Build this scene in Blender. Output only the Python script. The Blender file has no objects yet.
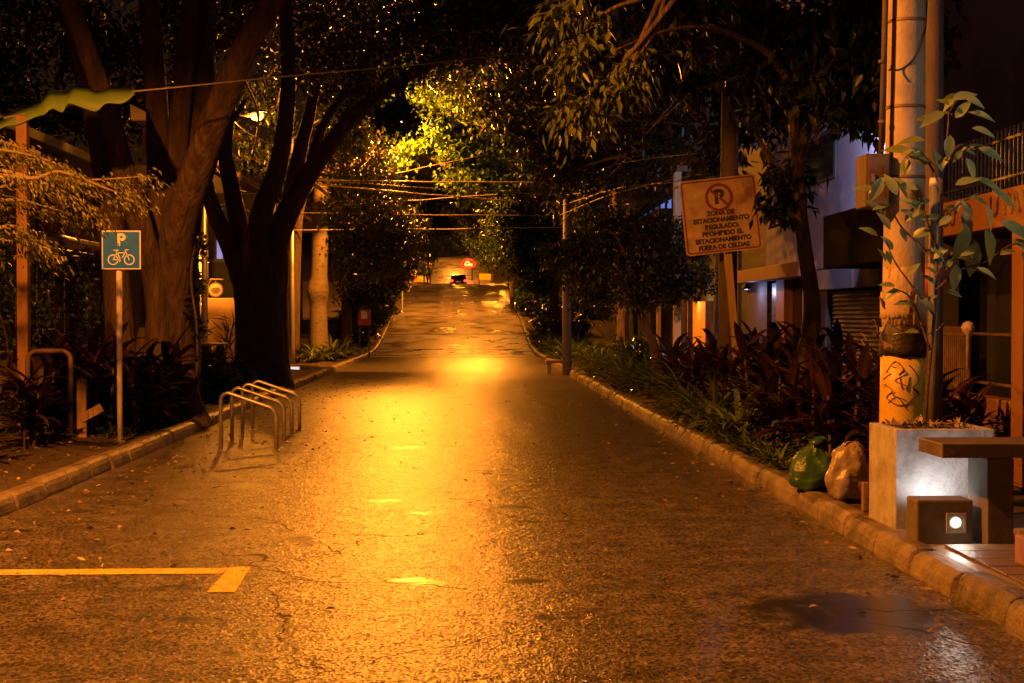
import bpy, math, random
import numpy as np
from mathutils import Vector, Matrix

random.seed(7)
rng = np.random.default_rng(11)
scene = bpy.context.scene
COL = scene.collection
PI = math.pi
F = 1422.0
CAM = Vector((0.0, 0.0, 1.7))
YAW, PITCH = math.radians(1.893), math.radians(1.068)

# ------------------------------------------------------------------ camera
cd = bpy.data.cameras.new("camera")
cam = bpy.data.objects.new("camera", cd)
COL.objects.link(cam)
cam.location = CAM
cam.rotation_euler = (PI / 2 - PITCH, 0, -YAW)
cd.sensor_width = 36.0
cd.lens = 36.0 * F / 1024.0
cd.clip_start, cd.clip_end = 0.1, 2000
scene.camera = cam
Mr = cam.rotation_euler.to_matrix()


def ray(px, py):
    return Mr @ Vector(((px - 512) / F, -(py - 341.5) / F, -1.0))


def W(px, py, Y):
    "the place seen at a photo pixel, Y metres down the street"
    d = ray(px, py)
    return CAM + d * (Y / d.y)


def G(px, py, z=0.0):
    d = ray(px, py)
    return CAM + d * ((z - CAM.z) / d.z)


def FX(px, py, X):
    d = ray(px, py)
    return CAM + d * (X / d.x)


# ------------------------------------------------------------------ street profile
SL = [(-40, 0), (58, 0), (68, .106), (97, .106), (103, .012), (150, .012), (165, .1), (260, .1), (420, .03), (900, 0)]
_ys = np.arange(-40, 900, 0.5)
_zs = np.concatenate([[0], np.cumsum((np.interp(_ys, *zip(*SL))[1:] + np.interp(_ys, *zip(*SL))[:-1]) / 2 * 0.5)])


def rz(y):
    return float(np.interp(y, _ys, _zs))


# ------------------------------------------------------------------ materials
def nodes_of(name):
    m = bpy.data.materials.new(name)
    m.use_nodes = True
    nt = m.node_tree
    b = nt.nodes["Principled BSDF"]
    return m, nt, b


def N(nt, t, **kw):
    n = nt.nodes.new(t)
    for k, v in kw.items():
        if k in n.inputs.keys():
            n.inputs[k].default_value = v
        else:
            setattr(n, k, v)
    return n


def surf(name, col, rough=.6, metal=0, var=.25, scale=6, bump=.15, bscale=40, stretch=(1, 1, 1), bdist=.03, col2=None, patch=None, spec=.5, rvar=0):
    "a worn, slightly uneven surface; patch = (colour, scale, lo, hi): stains of their own shape"
    m, nt, b = nodes_of(name)
    L = nt.links.new
    tc = N(nt, "ShaderNodeTexCoord")
    mp = N(nt, "ShaderNodeMapping")
    mp.inputs["Scale"].default_value = stretch
    L(tc.outputs["Object"], mp.inputs["Vector"])
    n1 = N(nt, "ShaderNodeTexNoise", Scale=scale, Detail=6.0, Roughness=.62)
    L(mp.outputs[0], n1.inputs["Vector"])
    cr = N(nt, "ShaderNodeValToRGB")
    c1 = [max(0, c * (1 - var)) for c in col]
    c2 = col2 or [min(1, c * (1 + var)) for c in col]
    cr.color_ramp.elements[0].color = (*c1, 1)
    cr.color_ramp.elements[1].color = (*c2, 1)
    cr.color_ramp.elements[0].position, cr.color_ramp.elements[1].position = .3, .7
    L(n1.outputs["Fac"], cr.inputs["Fac"])
    out = cr.outputs["Color"]
    if patch:
        n3 = N(nt, "ShaderNodeTexNoise", Scale=patch[1], Detail=5.0, Roughness=.6)
        L(mp.outputs[0], n3.inputs["Vector"])
        mr = N(nt, "ShaderNodeMapRange")
        mr.inputs["From Min"].default_value, mr.inputs["From Max"].default_value = patch[2], patch[3]
        L(n3.outputs["Fac"], mr.inputs["Value"])
        mx = N(nt, "ShaderNodeMix", data_type="RGBA")
        L(mr.outputs[0], mx.inputs[0])
        L(out, mx.inputs[6])
        mx.inputs[7].default_value = (*patch[0], 1)
        out = mx.outputs[2]
    L(out, b.inputs["Base Color"])
    b.inputs["Roughness"].default_value = rough
    if rvar:
        rn = N(nt, "ShaderNodeMapRange")
        rn.inputs["From Min"].default_value, rn.inputs["From Max"].default_value = .32, .68
        rn.inputs["To Min"].default_value, rn.inputs["To Max"].default_value = max(.03, rough - rvar), rough + rvar
        L(n1.outputs["Fac"], rn.inputs["Value"])
        L(rn.outputs[0], b.inputs["Roughness"])
    b.inputs["Metallic"].default_value = metal
    b.inputs["Specular IOR Level"].default_value = spec
    if bump:
        n2 = N(nt, "ShaderNodeTexNoise", Scale=bscale, Detail=5.0, Roughness=.65)
        L(mp.outputs[0], n2.inputs["Vector"])
        bp = N(nt, "ShaderNodeBump", Strength=bump, Distance=bdist)
        L(n2.outputs["Fac"], bp.inputs["Height"])
        L(bp.outputs[0], b.inputs["Normal"])
    return m


def leafmat(name, col, col2, rough=.38, trans=.25, spec=.5):
    "each leaf a shade of its own; wet and a little see-through"
    m, nt, b = nodes_of(name)
    L = nt.links.new
    g = N(nt, "ShaderNodeNewGeometry")
    cr = N(nt, "ShaderNodeValToRGB")
    cr.color_ramp.elements[0].color = (*col, 1)
    cr.color_ramp.elements[1].color = (*col2, 1)
    L(g.outputs["Random Per Island"], cr.inputs["Fac"])
    L(cr.outputs[0], b.inputs["Base Color"])
    b.inputs["Roughness"].default_value = rough
    b.inputs["Specular IOR Level"].default_value = spec
    if trans:
        t = N(nt, "ShaderNodeBsdfTranslucent")
        L(cr.outputs[0], t.inputs["Color"])
        mx = N(nt, "ShaderNodeMixShader")
        mx.inputs[0].default_value = trans
        L(b.outputs[0], mx.inputs[1])
        L(t.outputs[0], mx.inputs[2])
        L(mx.outputs[0], nt.nodes["Material Output"].inputs["Surface"])
    return m


def glow(name, col, s):
    m, nt, b = nodes_of(name)
    b.inputs["Base Color"].default_value = (*[min(1, c) for c in col], 1)
    b.inputs["Emission Color"].default_value = (*col, 1)
    b.inputs["Emission Strength"].default_value = s
    return m


def asphalt():
    m, nt, b = nodes_of("wet_asphalt")
    L = nt.links.new
    tc = N(nt, "ShaderNodeTexCoord")
    P = tc.outputs["Object"]
    # aggregate
    v = N(nt, "ShaderNodeTexVoronoi", Scale=62.0)
    L(P, v.inputs["Vector"])
    v2 = N(nt, "ShaderNodeTexVoronoi", Scale=23.0)
    L(P, v2.inputs["Vector"])
    big = N(nt, "ShaderNodeTexNoise", Scale=.55, Detail=7.0, Roughness=.62)
    L(P, big.inputs["Vector"])
    mid = N(nt, "ShaderNodeTexNoise", Scale=3.2, Detail=6.0, Roughness=.65)
    L(P, mid.inputs["Vector"])
    # base colour: grey stone in dark binder
    cr = N(nt, "ShaderNodeValToRGB")
    cr.color_ramp.elements[0].color = (.022, .02, .018, 1)
    cr.color_ramp.elements[1].color = (.20, .175, .15, 1)
    cr.color_ramp.elements[0].position, cr.color_ramp.elements[1].position = .25, .95
    L(v.outputs["Color"], cr.inputs["Fac"])
    mx = N(nt, "ShaderNodeMix", data_type="RGBA", blend_type="MULTIPLY")
    mx.inputs[0].default_value = 1
    cr2 = N(nt, "ShaderNodeValToRGB")
    cr2.color_ramp.elements[0].color = (.5, .5, .5, 1)
    cr2.color_ramp.elements[1].color = (1.3, 1.25, 1.2, 1)
    cr2.color_ramp.elements[0].position, cr2.color_ramp.elements[1].position = .35, .65
    L(mid.outputs["Fac"], cr2.inputs["Fac"])
    L(cr.outputs[0], mx.inputs[6])
    L(cr2.outputs[0], mx.inputs[7])
    # standing water: small scattered pools (stretched across the road) and the larger ones by the kerb
    mp = N(nt, "ShaderNodeMapping")
    mp.inputs["Scale"].default_value = (.9, 1.5, 1)
    L(P, mp.inputs["Vector"])
    pn = N(nt, "ShaderNodeTexNoise", Scale=1.15, Detail=4.0, Roughness=.55)
    L(mp.outputs[0], pn.inputs["Vector"])
    pr = N(nt, "ShaderNodeMapRange")
    pr.inputs["From Min"].default_value, pr.inputs["From Max"].default_value = .63, .68
    L(pn.outputs["Fac"], pr.inputs["Value"])
    wet = pr.outputs[0]
    for (cx, cy, rx, ry) in POOLS:
        s = N(nt, "ShaderNodeVectorMath", operation="SUBTRACT")
        L(P, s.inputs[0])
        s.inputs[1].default_value = (cx, cy, 0)
        q = N(nt, "ShaderNodeVectorMath", operation="MULTIPLY")
        L(s.outputs[0], q.inputs[0])
        q.inputs[1].default_value = (1 / rx, 1 / ry, 0)
        ln = N(nt, "ShaderNodeVectorMath", operation="LENGTH")
        L(q.outputs[0], ln.inputs[0])
        ad = N(nt, "ShaderNodeMath", operation="MULTIPLY_ADD")
        L(mid.outputs["Fac"], ad.inputs[0])
        ad.inputs[1].default_value = 2.4
        L(ln.outputs["Value"], ad.inputs[2])
        r = N(nt, "ShaderNodeMapRange")
        r.inputs["From Min"].default_value, r.inputs["From Max"].default_value = 2.4, 1.85
        L(ad.outputs[0], r.inputs["Value"])
        mxm = N(nt, "ShaderNodeMath", operation="MAXIMUM")
        L(wet, mxm.inputs[0])
        L(r.outputs[0], mxm.inputs[1])
        wet = mxm.outputs[0]
    # roughness
    rr = N(nt, "ShaderNodeMapRange")
    rr.inputs["From Min"].default_value, rr.inputs["From Max"].default_value = .3, .7
    rr.inputs["To Min"].default_value, rr.inputs["To Max"].default_value = .14, .34
    L(big.outputs["Fac"], rr.inputs["Value"])
    rm = N(nt, "ShaderNodeMix", data_type="FLOAT")
    L(wet, rm.inputs[0])
    L(rr.outputs[0], rm.inputs[2])
    rm.inputs[3].default_value = .19
    L(rm.outputs[0], b.inputs["Roughness"])
    wn = N(nt, "ShaderNodeTexNoise", Scale=1.6, Detail=4.0)
    L(P, wn.inputs["Vector"])
    wv = N(nt, "ShaderNodeVectorMath", operation="MULTIPLY_ADD")
    L(wn.outputs["Color"], wv.inputs[0])
    wv.inputs[1].default_value = (.9, .9, 0)
    L(P, wv.inputs[2])
    ck = N(nt, "ShaderNodeTexVoronoi", feature="DISTANCE_TO_EDGE", Scale=.42)
    L(wv.outputs[0], ck.inputs["Vector"])
    cm = N(nt, "ShaderNodeMapRange")
    cm.inputs["From Min"].default_value, cm.inputs["From Max"].default_value = .0008, .004
    cm.inputs["To Min"].default_value, cm.inputs["To Max"].default_value = .4, 1
    L(ck.outputs["Distance"], cm.inputs["Value"])
    bk = N(nt, "ShaderNodeMapRange")      # only some stretches have opened up
    bk.inputs["From Min"].default_value, bk.inputs["From Max"].default_value = .49, .57
    L(big.outputs["Fac"], bk.inputs["Value"])
    cx = N(nt, "ShaderNodeMath", operation="MAXIMUM")
    L(cm.outputs[0], cx.inputs[0])
    L(bk.outputs[0], cx.inputs[1])
    cm = cx
    cmul = N(nt, "ShaderNodeMix", data_type="RGBA", blend_type="MULTIPLY")
    cmul.inputs[0].default_value = 1
    L(mx.outputs[2], cmul.inputs[6])
    L(cm.outputs[0], cmul.inputs[7])
    mx = cmul
    tm = N(nt, "ShaderNodeMapping")
    tm.inputs["Scale"].default_value = (1.5, .035, 1)
    L(P, tm.inputs["Vector"])
    tn = N(nt, "ShaderNodeTexNoise", Scale=1.0, Detail=3.0)
    L(tm.outputs[0], tn.inputs["Vector"])
    tr2 = N(nt, "ShaderNodeMapRange")
    tr2.inputs["From Min"].default_value, tr2.inputs["From Max"].default_value = .35, .65
    tr2.inputs["To Min"].default_value, tr2.inputs["To Max"].default_value = -.09, .03
    L(tn.outputs["Fac"], tr2.inputs["Value"])
    ra = N(nt, "ShaderNodeMath", operation="ADD")
    L(rm.outputs[0], ra.inputs[0])
    L(tr2.outputs[0], ra.inputs[1])
    ca = N(nt, "ShaderNodeMath", operation="SUBTRACT")
    ca.inputs[0].default_value = 1.3
    L(cm.outputs[0], ca.inputs[1])
    cb = N(nt, "ShaderNodeMath", operation="MAXIMUM")
    L(ra.outputs[0], cb.inputs[0])
    L(ca.outputs[0], cb.inputs[1])
    L(cb.outputs[0], b.inputs["Roughness"])
    dk = N(nt, "ShaderNodeMix", data_type="RGBA")
    L(wet, dk.inputs[0])
    L(mx.outputs[2], dk.inputs[6])
    dk.inputs[7].default_value = (.012, .011, .010, 1)
    L(dk.outputs[2], b.inputs["Base Color"])
    # relief
    h = N(nt, "ShaderNodeMath", operation="ADD")
    L(v.outputs["Distance"], h.inputs[0])
    h2 = N(nt, "ShaderNodeMath", operation="MULTIPLY_ADD")
    L(v2.outputs["Distance"], h2.inputs[0])
    h2.inputs[1].default_value = 1.0
    L(h.outputs[0], h2.inputs[2])
    h.inputs[1].default_value = 0
    inv = N(nt, "ShaderNodeMath", operation="SUBTRACT")
    inv.inputs[0].default_value = 1
    L(wet, inv.inputs[1])
    sm = N(nt, "ShaderNodeMath", operation="MULTIPLY")
    L(inv.outputs[0], sm.inputs[0])
    sm.inputs[1].default_value = .3
    bp = N(nt, "ShaderNodeBump", Distance=.012)
    L(sm.outputs[0], bp.inputs["Strength"])
    L(h2.outputs[0], bp.inputs["Height"])
    bp2 = N(nt, "ShaderNodeBump", Strength=.25, Distance=.08)
    L(mid.outputs["Fac"], bp2.inputs["Height"])
    L(bp.outputs[0], bp2.inputs["Normal"])
    bm = N(nt, "ShaderNodeMix", data_type="VECTOR")
    L(wet, bm.inputs[0])
    # every stone lies at a tilt of its own
    mg = N(nt, "ShaderNodeMapping")
    mg.inputs["Scale"].default_value = (1, .42, 1)
    L(P, mg.inputs["Vector"])
    f1 = N(nt, "ShaderNodeTexVoronoi", Scale=74.0)
    L(mg.outputs[0], f1.inputs["Vector"])
    sb1 = N(nt, "ShaderNodeVectorMath", operation="SUBTRACT")
    L(f1.outputs["Color"], sb1.inputs[0])
    sb1.inputs[1].default_value = (.5, .5, .5)
    sc1 = N(nt, "ShaderNodeVectorMath", operation="MULTIPLY")
    L(sb1.outputs[0], sc1.inputs[0])
    sc1.inputs[1].default_value = (.16, .32, 0)
    ad1 = N(nt, "ShaderNodeVectorMath", operation="ADD")
    L(bp2.outputs[0], ad1.inputs[0])
    L(sc1.outputs[0], ad1.inputs[1])
    nm1 = N(nt, "ShaderNodeVectorMath", operation="NORMALIZE")
    L(ad1.outputs[0], nm1.inputs[0])
    L(nm1.outputs[0], bm.inputs[4])
    gn = N(nt, "ShaderNodeNewGeometry")
    L(gn.outputs["Normal"], bm.inputs[5])
    L(bm.outputs[1], b.inputs["Normal"])
    b.inputs["Specular IOR Level"].default_value = .42
    return m


p1, p2, p3 = G(845, 612), G(900, 640), G(700, 565)
POOLS = [(p1.x + .08, p1.y, .6, .6)]

M = {}
M["asphalt"] = asphalt()
M["slab"] = surf("hill_concrete", (.27, .24, .20), .37, var=.35, scale=.7, bump=.5, bscale=9, spec=.5, rvar=.27)
M["kerb"] = surf("kerb_concrete", (.20, .155, .115), .5, var=.45, scale=4, bump=.7, bscale=30, patch=((.05, .04, .032), 2.6, .46, .68))
M["soil"] = surf("soil", (.055, .038, .026), .8, var=.5, scale=9, bump=1.0, bscale=22)
M["paving"] = surf("paving", (.22, .18, .14), .4, var=.3, scale=4, bump=.3, bscale=30)
M["terrain"] = surf("terrain", (.04, .035, .025), .9, var=.4, scale=.5, bump=.5, bscale=3)
M["paint"] = surf("yellow_paint", (.85, .46, .06), .6, var=.3, scale=9, bump=.8, bscale=55, patch=((.08, .065, .045), 22, .55, .66))
M["oldpaint"] = surf("old_white_paint", (.13, .12, .10), .35, var=.5, scale=7, bump=.5, bscale=60, patch=((.05, .05, .045), 6, .42, .52))
M["bark"] = surf("bark", (.085, .054, .036), .75, var=.55, scale=2.2, bump=1.0, bscale=4.5, bdist=.12, stretch=(3.5, 3.5, .55), patch=((.15, .10, .07), 1.4, .52, .68))
M["darkbark"] = surf("dark_bark", (.11, .072, .048), .75, var=.5, scale=3, bump=1.0, bscale=5, bdist=.12, stretch=(3, 3, .55))
M["palebark"] = surf("pale_bark", (.2, .16, .12), .7, var=.4, scale=3, bump=.7, bscale=14, stretch=(1, 1, 2.5), patch=((.07, .055, .04), 3, .52, .7))
M["leaf"] = leafmat("tree_leaf", (.022, .04, .010), (.06, .10, .022))
M["leafdark"] = leafmat("dark_leaf", (.012, .019, .008), (.036, .05, .016), trans=.15)
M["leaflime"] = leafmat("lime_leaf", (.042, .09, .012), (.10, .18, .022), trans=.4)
M["leafbig"] = leafmat("broad_leaf", (.06, .08, .018), (.15, .185, .045), trans=.3)
M["leafgloss"] = leafmat("glossy_leaf", (.03, .05, .014), (.08, .11, .035), rough=.22, trans=.1, spec=.8)
M["leafsap"] = leafmat("sapling_leaf", (.14, .20, .07), (.30, .36, .15), rough=.4, trans=.3)
M["feather"] = leafmat("feathery_leaf", (.12, .12, .035), (.26, .25, .08), trans=.3)
M["ti"] = leafmat("red_leaf", (.014, .008, .006), (.06, .026, .014), rough=.32, trans=.12)
M["strap"] = leafmat("strap_leaf", (.04, .07, .016), (.15, .21, .06), rough=.24, trans=.15, spec=.8)
M["straplit"] = leafmat("bright_strap_leaf", (.05, .09, .02), (.13, .19, .05), rough=.3, trans=.2)
M["litter"] = leafmat("fallen_leaf", (.12, .07, .03), (.36, .25, .12), rough=.5, trans=0)
M["galv"] = surf("galvanised_steel", (.45, .42, .38), .38, metal=.75, var=.2, scale=14, bump=.05)
M["whitepost"] = surf("white_painted_steel", (.68, .64, .56), .45, var=.12, scale=9, bump=.08, patch=((.25, .18, .12), 8, .63, .72))
M["rust"] = surf("rusty_steel", (.16, .1, .065), .6, metal=.3, var=.4, scale=9)
M["teal"] = surf("teal_sign_paint", (.01, .14, .95), .35, var=.15, scale=7, bump=0)
M["white"] = surf("white_sign_paint", (.75, .74, .7), .45, var=.06, bump=0)
M["signface"] = surf("weathered_sign_face", (.36, .26, .13), .5, var=.35, scale=4, bump=.08, patch=((.17, .10, .06), 2.6, .5, .68))
M["signred"] = surf("sign_red", (.16, .018, .014), .5, var=.3, scale=12, bump=0)
M["signink"] = surf("sign_ink", (.03, .018, .014), .5, var=.3, scale=14, bump=0)
M["wood"] = surf("post_wood", (.32, .2, .1), .6, var=.35, scale=4, bump=.4, stretch=(4, 4, .4), patch=((.12, .07, .04), 4, .55, .7))
M["poleconc"] = surf("pole_concrete", (.36, .29, .215), .62, var=.22, scale=3, bump=.25, bscale=30, stretch=(1, 1, .6), patch=((.17, .13, .09), 2.4, .53, .72))
M["poledark"] = surf("old_pole", (.085, .062, .046), .7, var=.35, scale=4, bump=.4, stretch=(3, 3, .5))
M["yellowband"] = surf("yellow_pole_paint", (.60, .40, .05), .5, var=.2, scale=5, bump=.1, patch=((.3, .18, .05), 6, .58, .7))
M["tape"] = surf("black_tape", (.03, .022, .018), .4, var=.5, scale=12, bump=.6, bscale=18, patch=((.2, .12, .07), 9, .6, .68))
M["paper"] = surf("old_poster_paper", (.45, .34, .24), .7, var=.2, scale=8, bump=.3, bscale=14, patch=((.2, .13, .09), 9, .56, .64))
M["redpaint"] = surf("red_paint", (.30, .045, .025), .5, var=.25, bump=.05)
M["ink"] = surf("graffiti_ink", (.05, .022, .014), .6, var=.2, bump=0)
M["planter"] = surf("planter_concrete", (.40, .385, .36), .6, var=.25, scale=5, bump=.3, bscale=24, patch=((.2, .18, .16), 3.2, .5, .68))
M["darkwood"] = surf("dark_table_concrete", (.10, .075, .055), .5, var=.35, scale=5, bump=.2, patch=((.18, .13, .09), 4, .58, .7))
M["boxconc"] = surf("light_box_concrete", (.13, .11, .075), .55, var=.3, scale=8, bump=.25)
M["black"] = surf("black_metal", (.012, .011, .010), .45, var=.3)
M["dark"] = surf("dark_wall", (.03, .026, .022), .7, var=.35, scale=3)
M["bagg"] = surf("green_plastic", (.035, .105, .03), .34, var=.25, scale=4, bump=.35, bscale=14)
M["bagb"] = surf("tan_plastic", (.26, .215, .17), .34, var=.3, scale=6, bump=.3, bscale=10, patch=((.52, .46, .39), 5, .6, .68))
M["bluewall"] = surf("pale_house_wall", (.25, .24, .27), .85, var=.12, scale=1.2, bump=.15, patch=((.18, .175, .2), 1.1, .52, .7))
M["greywall"] = surf("grey_house_wall", (.06, .053, .05), .8, var=.25, scale=1.5)
M["bluedoor"] = surf("blue_door_paint", (.09, .13, .28), .4, var=.2, scale=3, bump=.05)
M["shutter"] = surf("shutter_steel", (.06, .05, .042), .6, metal=.3, var=.35, scale=6)
M["ochre"] = surf("ochre_wall", (.58, .37, .15), .7, var=.14, scale=2, bump=.1)
M["cream"] = surf("cream_wall", (.66, .54, .30), .65, var=.12, scale=2, bump=.1)
M["orange"] = surf("orange_plaster", (.22, .10, .038), .65, var=.16, scale=2.5, bump=.12)
M["brick"] = surf("orange_wood_post", (.26, .13, .055), .6, var=.25, scale=4, stretch=(2, 2, .4))
M["tarp"] = leafmat("green_tarp", (.24, .42, .10), (.28, .46, .12), rough=.5, trans=.45)
M["roofmetal"] = surf("roof_sheet", (.5, .4, .22), .35, var=.2, scale=6)
M["glass"] = surf("dark_glass", (.02, .02, .025), .08, var=.1, bump=0)
M["cable"] = surf("cable_sheath", (.10, .075, .05), .5, var=.2, bump=0)
M["greycable"] = surf("grey_cable", (.3, .25, .19), .5, var=.2, bump=0)
M["carred"] = surf("dark_red_car_paint", (.05, .012, .012), .2, var=.1, bump=0)
M["taxi"] = surf("yellow_taxi_paint", (.62, .42, .03), .25, var=.1, bump=0)
M["rubber"] = surf("tyre_rubber", (.015, .015, .015), .7)
M["cloth"] = surf("dark_blue_cloth", (.015, .02, .05), .8)
M["lightcloth"] = surf("pale_blue_cloth", (.3, .4, .6), .8)
M["skin"] = surf("skin", (.35, .2, .13), .6, bump=0)
M["bin"] = surf("green_bin", (.02, .16, .09), .4)
M["e_sodium"] = glow("lamp_lens_glow", (1, .56, .15), 3)
M["e_white"] = glow("white_lens_glow", (1, .82, .5), 3)
M["e_red"] = glow("red_neon_glow", (1, .03, .01), 1.6)
M["e_yellow"] = glow("yellow_neon_glow", (1, .5, .1), 1.6)
M["e_tail"] = glow("tail_light_glow", (1, .05, .03), 4)
M["e_blue"] = glow("blue_pane_glow", (.22, .34, 1.0), .55)
M["e_pale"] = glow("lit_window_pale_glow", (.6, .7, 1.0), 1.6)
M["e_panel"] = glow("lit_panel_glow", (.75, .8, .95), .9)

SODIUM = (1.0, .285, .02)
WARM = (1.0, .275, .026)


# ------------------------------------------------------------------ mesh builder
class B:
    def __init__(s):
        s.v, s.f = [], []

    def add(s, vs, fs):
        o = len(s.v)
        s.v.extend([tuple(x) for x in vs])
        s.f.extend([tuple(i + o for i in q) for q in fs])
        return s

    def box(s, a, b, rot=None, bev=0.0):
        "box between two corners, its edges chamfered by bev"
        a, b = Vector(a), Vector(b)
        c, h = (a + b) / 2, (b - a) / 2
        h = Vector((abs(h.x), abs(h.y), abs(h.z)))
        if bev <= 0:
            vs = [Vector((x * h.x, y * h.y, z * h.z)) for x in (-1, 1) for y in (-1, 1) for z in (-1, 1)]
            fs = [(0, 1, 3, 2), (4, 6, 7, 5), (0, 4, 5, 1), (2, 3, 7, 6), (0, 2, 6, 4), (1, 5, 7, 3)]
        else:
            import bmesh
            bm = bmesh.new()
            bmesh.ops.create_cube(bm, size=2)
            for v in bm.verts:
                v.co = Vector((v.co.x * h.x, v.co.y * h.y, v.co.z * h.z))
            bmesh.ops.bevel(bm, geom=list(bm.edges), offset=bev, segments=2, affect='EDGES', profile=.5)
            bm.verts.index_update()
            vs = [v.co.copy() for v in bm.verts]
            fs = [tuple(v.index for v in f.verts) for f in bm.faces]
            bm.free()
        if rot is not None:
            vs = [rot @ v for v in vs]
        return s.add([v + c for v in vs], fs)

    def tube(s, pts, rad, n=8, cap=True, wob=0, lobes=0):
        pts = [Vector(p) for p in pts]
        if not hasattr(rad, "__len__"):
            rad = [rad] * len(pts)
        t0 = (pts[1] - pts[0]).normalized()
        ref = Vector((0, 1, 0)) if abs(t0.y) < .9 else Vector((1, 0, 0))
        u = t0.cross(ref).normalized()
        vs, fs = [], []
        ph = random.random() * 6
        for i, p in enumerate(pts):
            t = (pts[min(i + 1, len(pts) - 1)] - pts[max(i - 1, 0)]).normalized()
            u = (u - t * u.dot(t)).normalized()
            w = t.cross(u)
            for k in range(n):
                a = 2 * PI * k / n
                r = rad[i] * (1 + lobes * math.sin(3 * a + ph + i * .12) + lobes * .6 * math.sin(5 * a + 2 * ph - i * .1) + wob * (random.random() - .5))
                vs.append(p + (u * math.cos(a) + w * math.sin(a)) * r)
        for i in range(len(pts) - 1):
            for k in range(n):
                fs.append((i * n + k, i * n + (k + 1) % n, (i + 1) * n + (k + 1) % n, (i + 1) * n + k))
        if cap:
            fs.append(tuple(reversed(range(n))))
            fs.append(tuple((len(pts) - 1) * n + k for k in range(n)))
        return s.add(vs, fs)

    def lathe(s, c, prof, n=16):
        "profile of (radius, height) about a vertical axis at c"
        c = Vector(c)
        vs, fs = [], []
        for r, z in prof:
            for k in range(n):
                a = 2 * PI * k / n
                vs.append(c + Vector((r * math.cos(a), r * math.sin(a), z)))
        m = len(prof)
        for i in range(m - 1):
            for k in range(n):
                fs.append((i * n + k, i * n + (k + 1) % n, (i + 1) * n + (k + 1) % n, (i + 1) * n + k))
        fs.append(tuple(reversed(range(n))))
        fs.append(tuple((m - 1) * n + k for k in range(n)))
        return s.add(vs, fs)

    def prism(s, poly, off):
        "flat outline pushed along off"
        poly = [Vector(p) for p in poly]
        off = Vector(off)
        n = len(poly)
        fs = [tuple(range(n)), tuple(reversed(range(n, 2 * n)))]
        fs += [(i, i + n, (i + 1) % n + n, (i + 1) % n) for i in range(n)]
        return s.add(poly + [p + off for p in poly], fs)

    def ring(s, c, r0, r1, u, w, off, n=32):
        c, u, w, off = Vector(c), Vector(u), Vector(w), Vector(off)
        vs, fs = [], []
        for k in range(n):
            a = 2 * PI * k / n
            d = u * math.cos(a) + w * math.sin(a)
            vs += [c + d * r0, c + d * r1, c + d * r0 + off, c + d * r1 + off]
        for k in range(n):
            a, b = 4 * k, 4 * ((k + 1) % n)
            fs += [(a, a + 1, b + 1, b), (a + 2, b + 2, b + 3, a + 3), (a + 1, a + 3, b + 3, b + 1), (a, b, b + 2, a + 2)]
        return s.add(vs, fs)

    def stroke(s, pts, wd, nrm, off):
        "flat stroke of width wd along pts, lying square to nrm, off thick"
        pts = [Vector(p) for p in pts]
        nrm = Vector(nrm).normalized()
        for a, b in zip(pts[:-1], pts[1:]):
            t = (b - a).normalized()
            e = t.cross(nrm) * wd / 2
            a2, b2 = a - t * wd * .3, b + t * wd * .3
            s.prism([a2 + e, b2 + e, b2 - e, a2 - e], nrm * off)
        return s

    def build(s, name, mat, parent=None, smooth=False, local=False):
        me = bpy.data.meshes.new(name)
        o0 = Vector((0, 0, 0))
        if parent is not None and not local:
            q = parent
            while q is not None:
                o0 += q.location
                q = q.parent
        va = np.array(s.v, dtype=np.float32) - np.array(o0, dtype=np.float32)
        me.from_pydata([tuple(map(float, x)) for x in va], [], s.f)
        if smooth:
            me.polygons.foreach_set("use_smooth", [True] * len(me.polygons))
        me.materials.append(mat if not isinstance(mat, str) else M[mat])
        import bmesh
        if len(s.f) < 60000:
            bm = bmesh.new()
            bm.from_mesh(me)
            bmesh.ops.recalc_face_normals(bm, faces=bm.faces)
            bm.to_mesh(me)
            bm.free()
        me.update()
        o = bpy.data.objects.new(name, me)
        COL.objects.link(o)
        if parent is not None:
            o.parent = parent
        return o


def thing(name, label, cat, loc=(0, 0, 0), group=None):
    o = bpy.data.objects.new(name, None)
    o.empty_display_size = .2
    COL.objects.link(o)
    o.location = loc
    return tag(o, label, cat, group)


def tag(o, label, cat, group=None):
    o["label"], o["category"] = label, cat
    if group:
        o["group"] = group
    return o


def struct(o, kind="structure"):
    o["kind"] = kind
    return o


def dup(root, loc, rot=0, sc=1, label=None, group=None):
    r = root.copy()
    COL.objects.link(r)
    r.location = loc
    r.rotation_euler = (0, 0, rot)
    r.scale = (sc, sc, sc)
    if label:
        r["label"] = label
    if group:
        r["group"] = group
    for ch in list(root.children):
        c = ch.copy()
        COL.objects.link(c)
        c.parent = r
        for g in ch.children:
            d = g.copy()
            COL.objects.link(d)
            d.parent = c
    return r


def text(name, body, size, mat, mtx, parent, bold=0.0, ext=.002, sx=1.0):
    cu = bpy.data.curves.new(name, 'FONT')
    cu.body, cu.size, cu.align_x, cu.align_y = body, size, 'CENTER', 'CENTER'
    cu.extrude, cu.offset = ext, bold
    t = bpy.data.objects.new(name, cu)
    COL.objects.link(t)
    bpy.context.view_layer.update()
    me = bpy.data.meshes.new_from_object(t.evaluated_get(bpy.context.evaluated_depsgraph_get()))
    bpy.data.objects.remove(t)
    me.name = name
    me.transform(Matrix.Diagonal((sx, 1, 1, 1)))
    o0 = Vector((0, 0, 0))
    q = parent
    while q is not None:
        o0 += q.location
        q = q.parent
    me.transform(Matrix.Translation(-o0) @ mtx)
    me.materials.clear()
    me.materials.append(M[mat])
    o = bpy.data.objects.new(name, me)
    COL.objects.link(o)
    o.parent = parent
    return o


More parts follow.
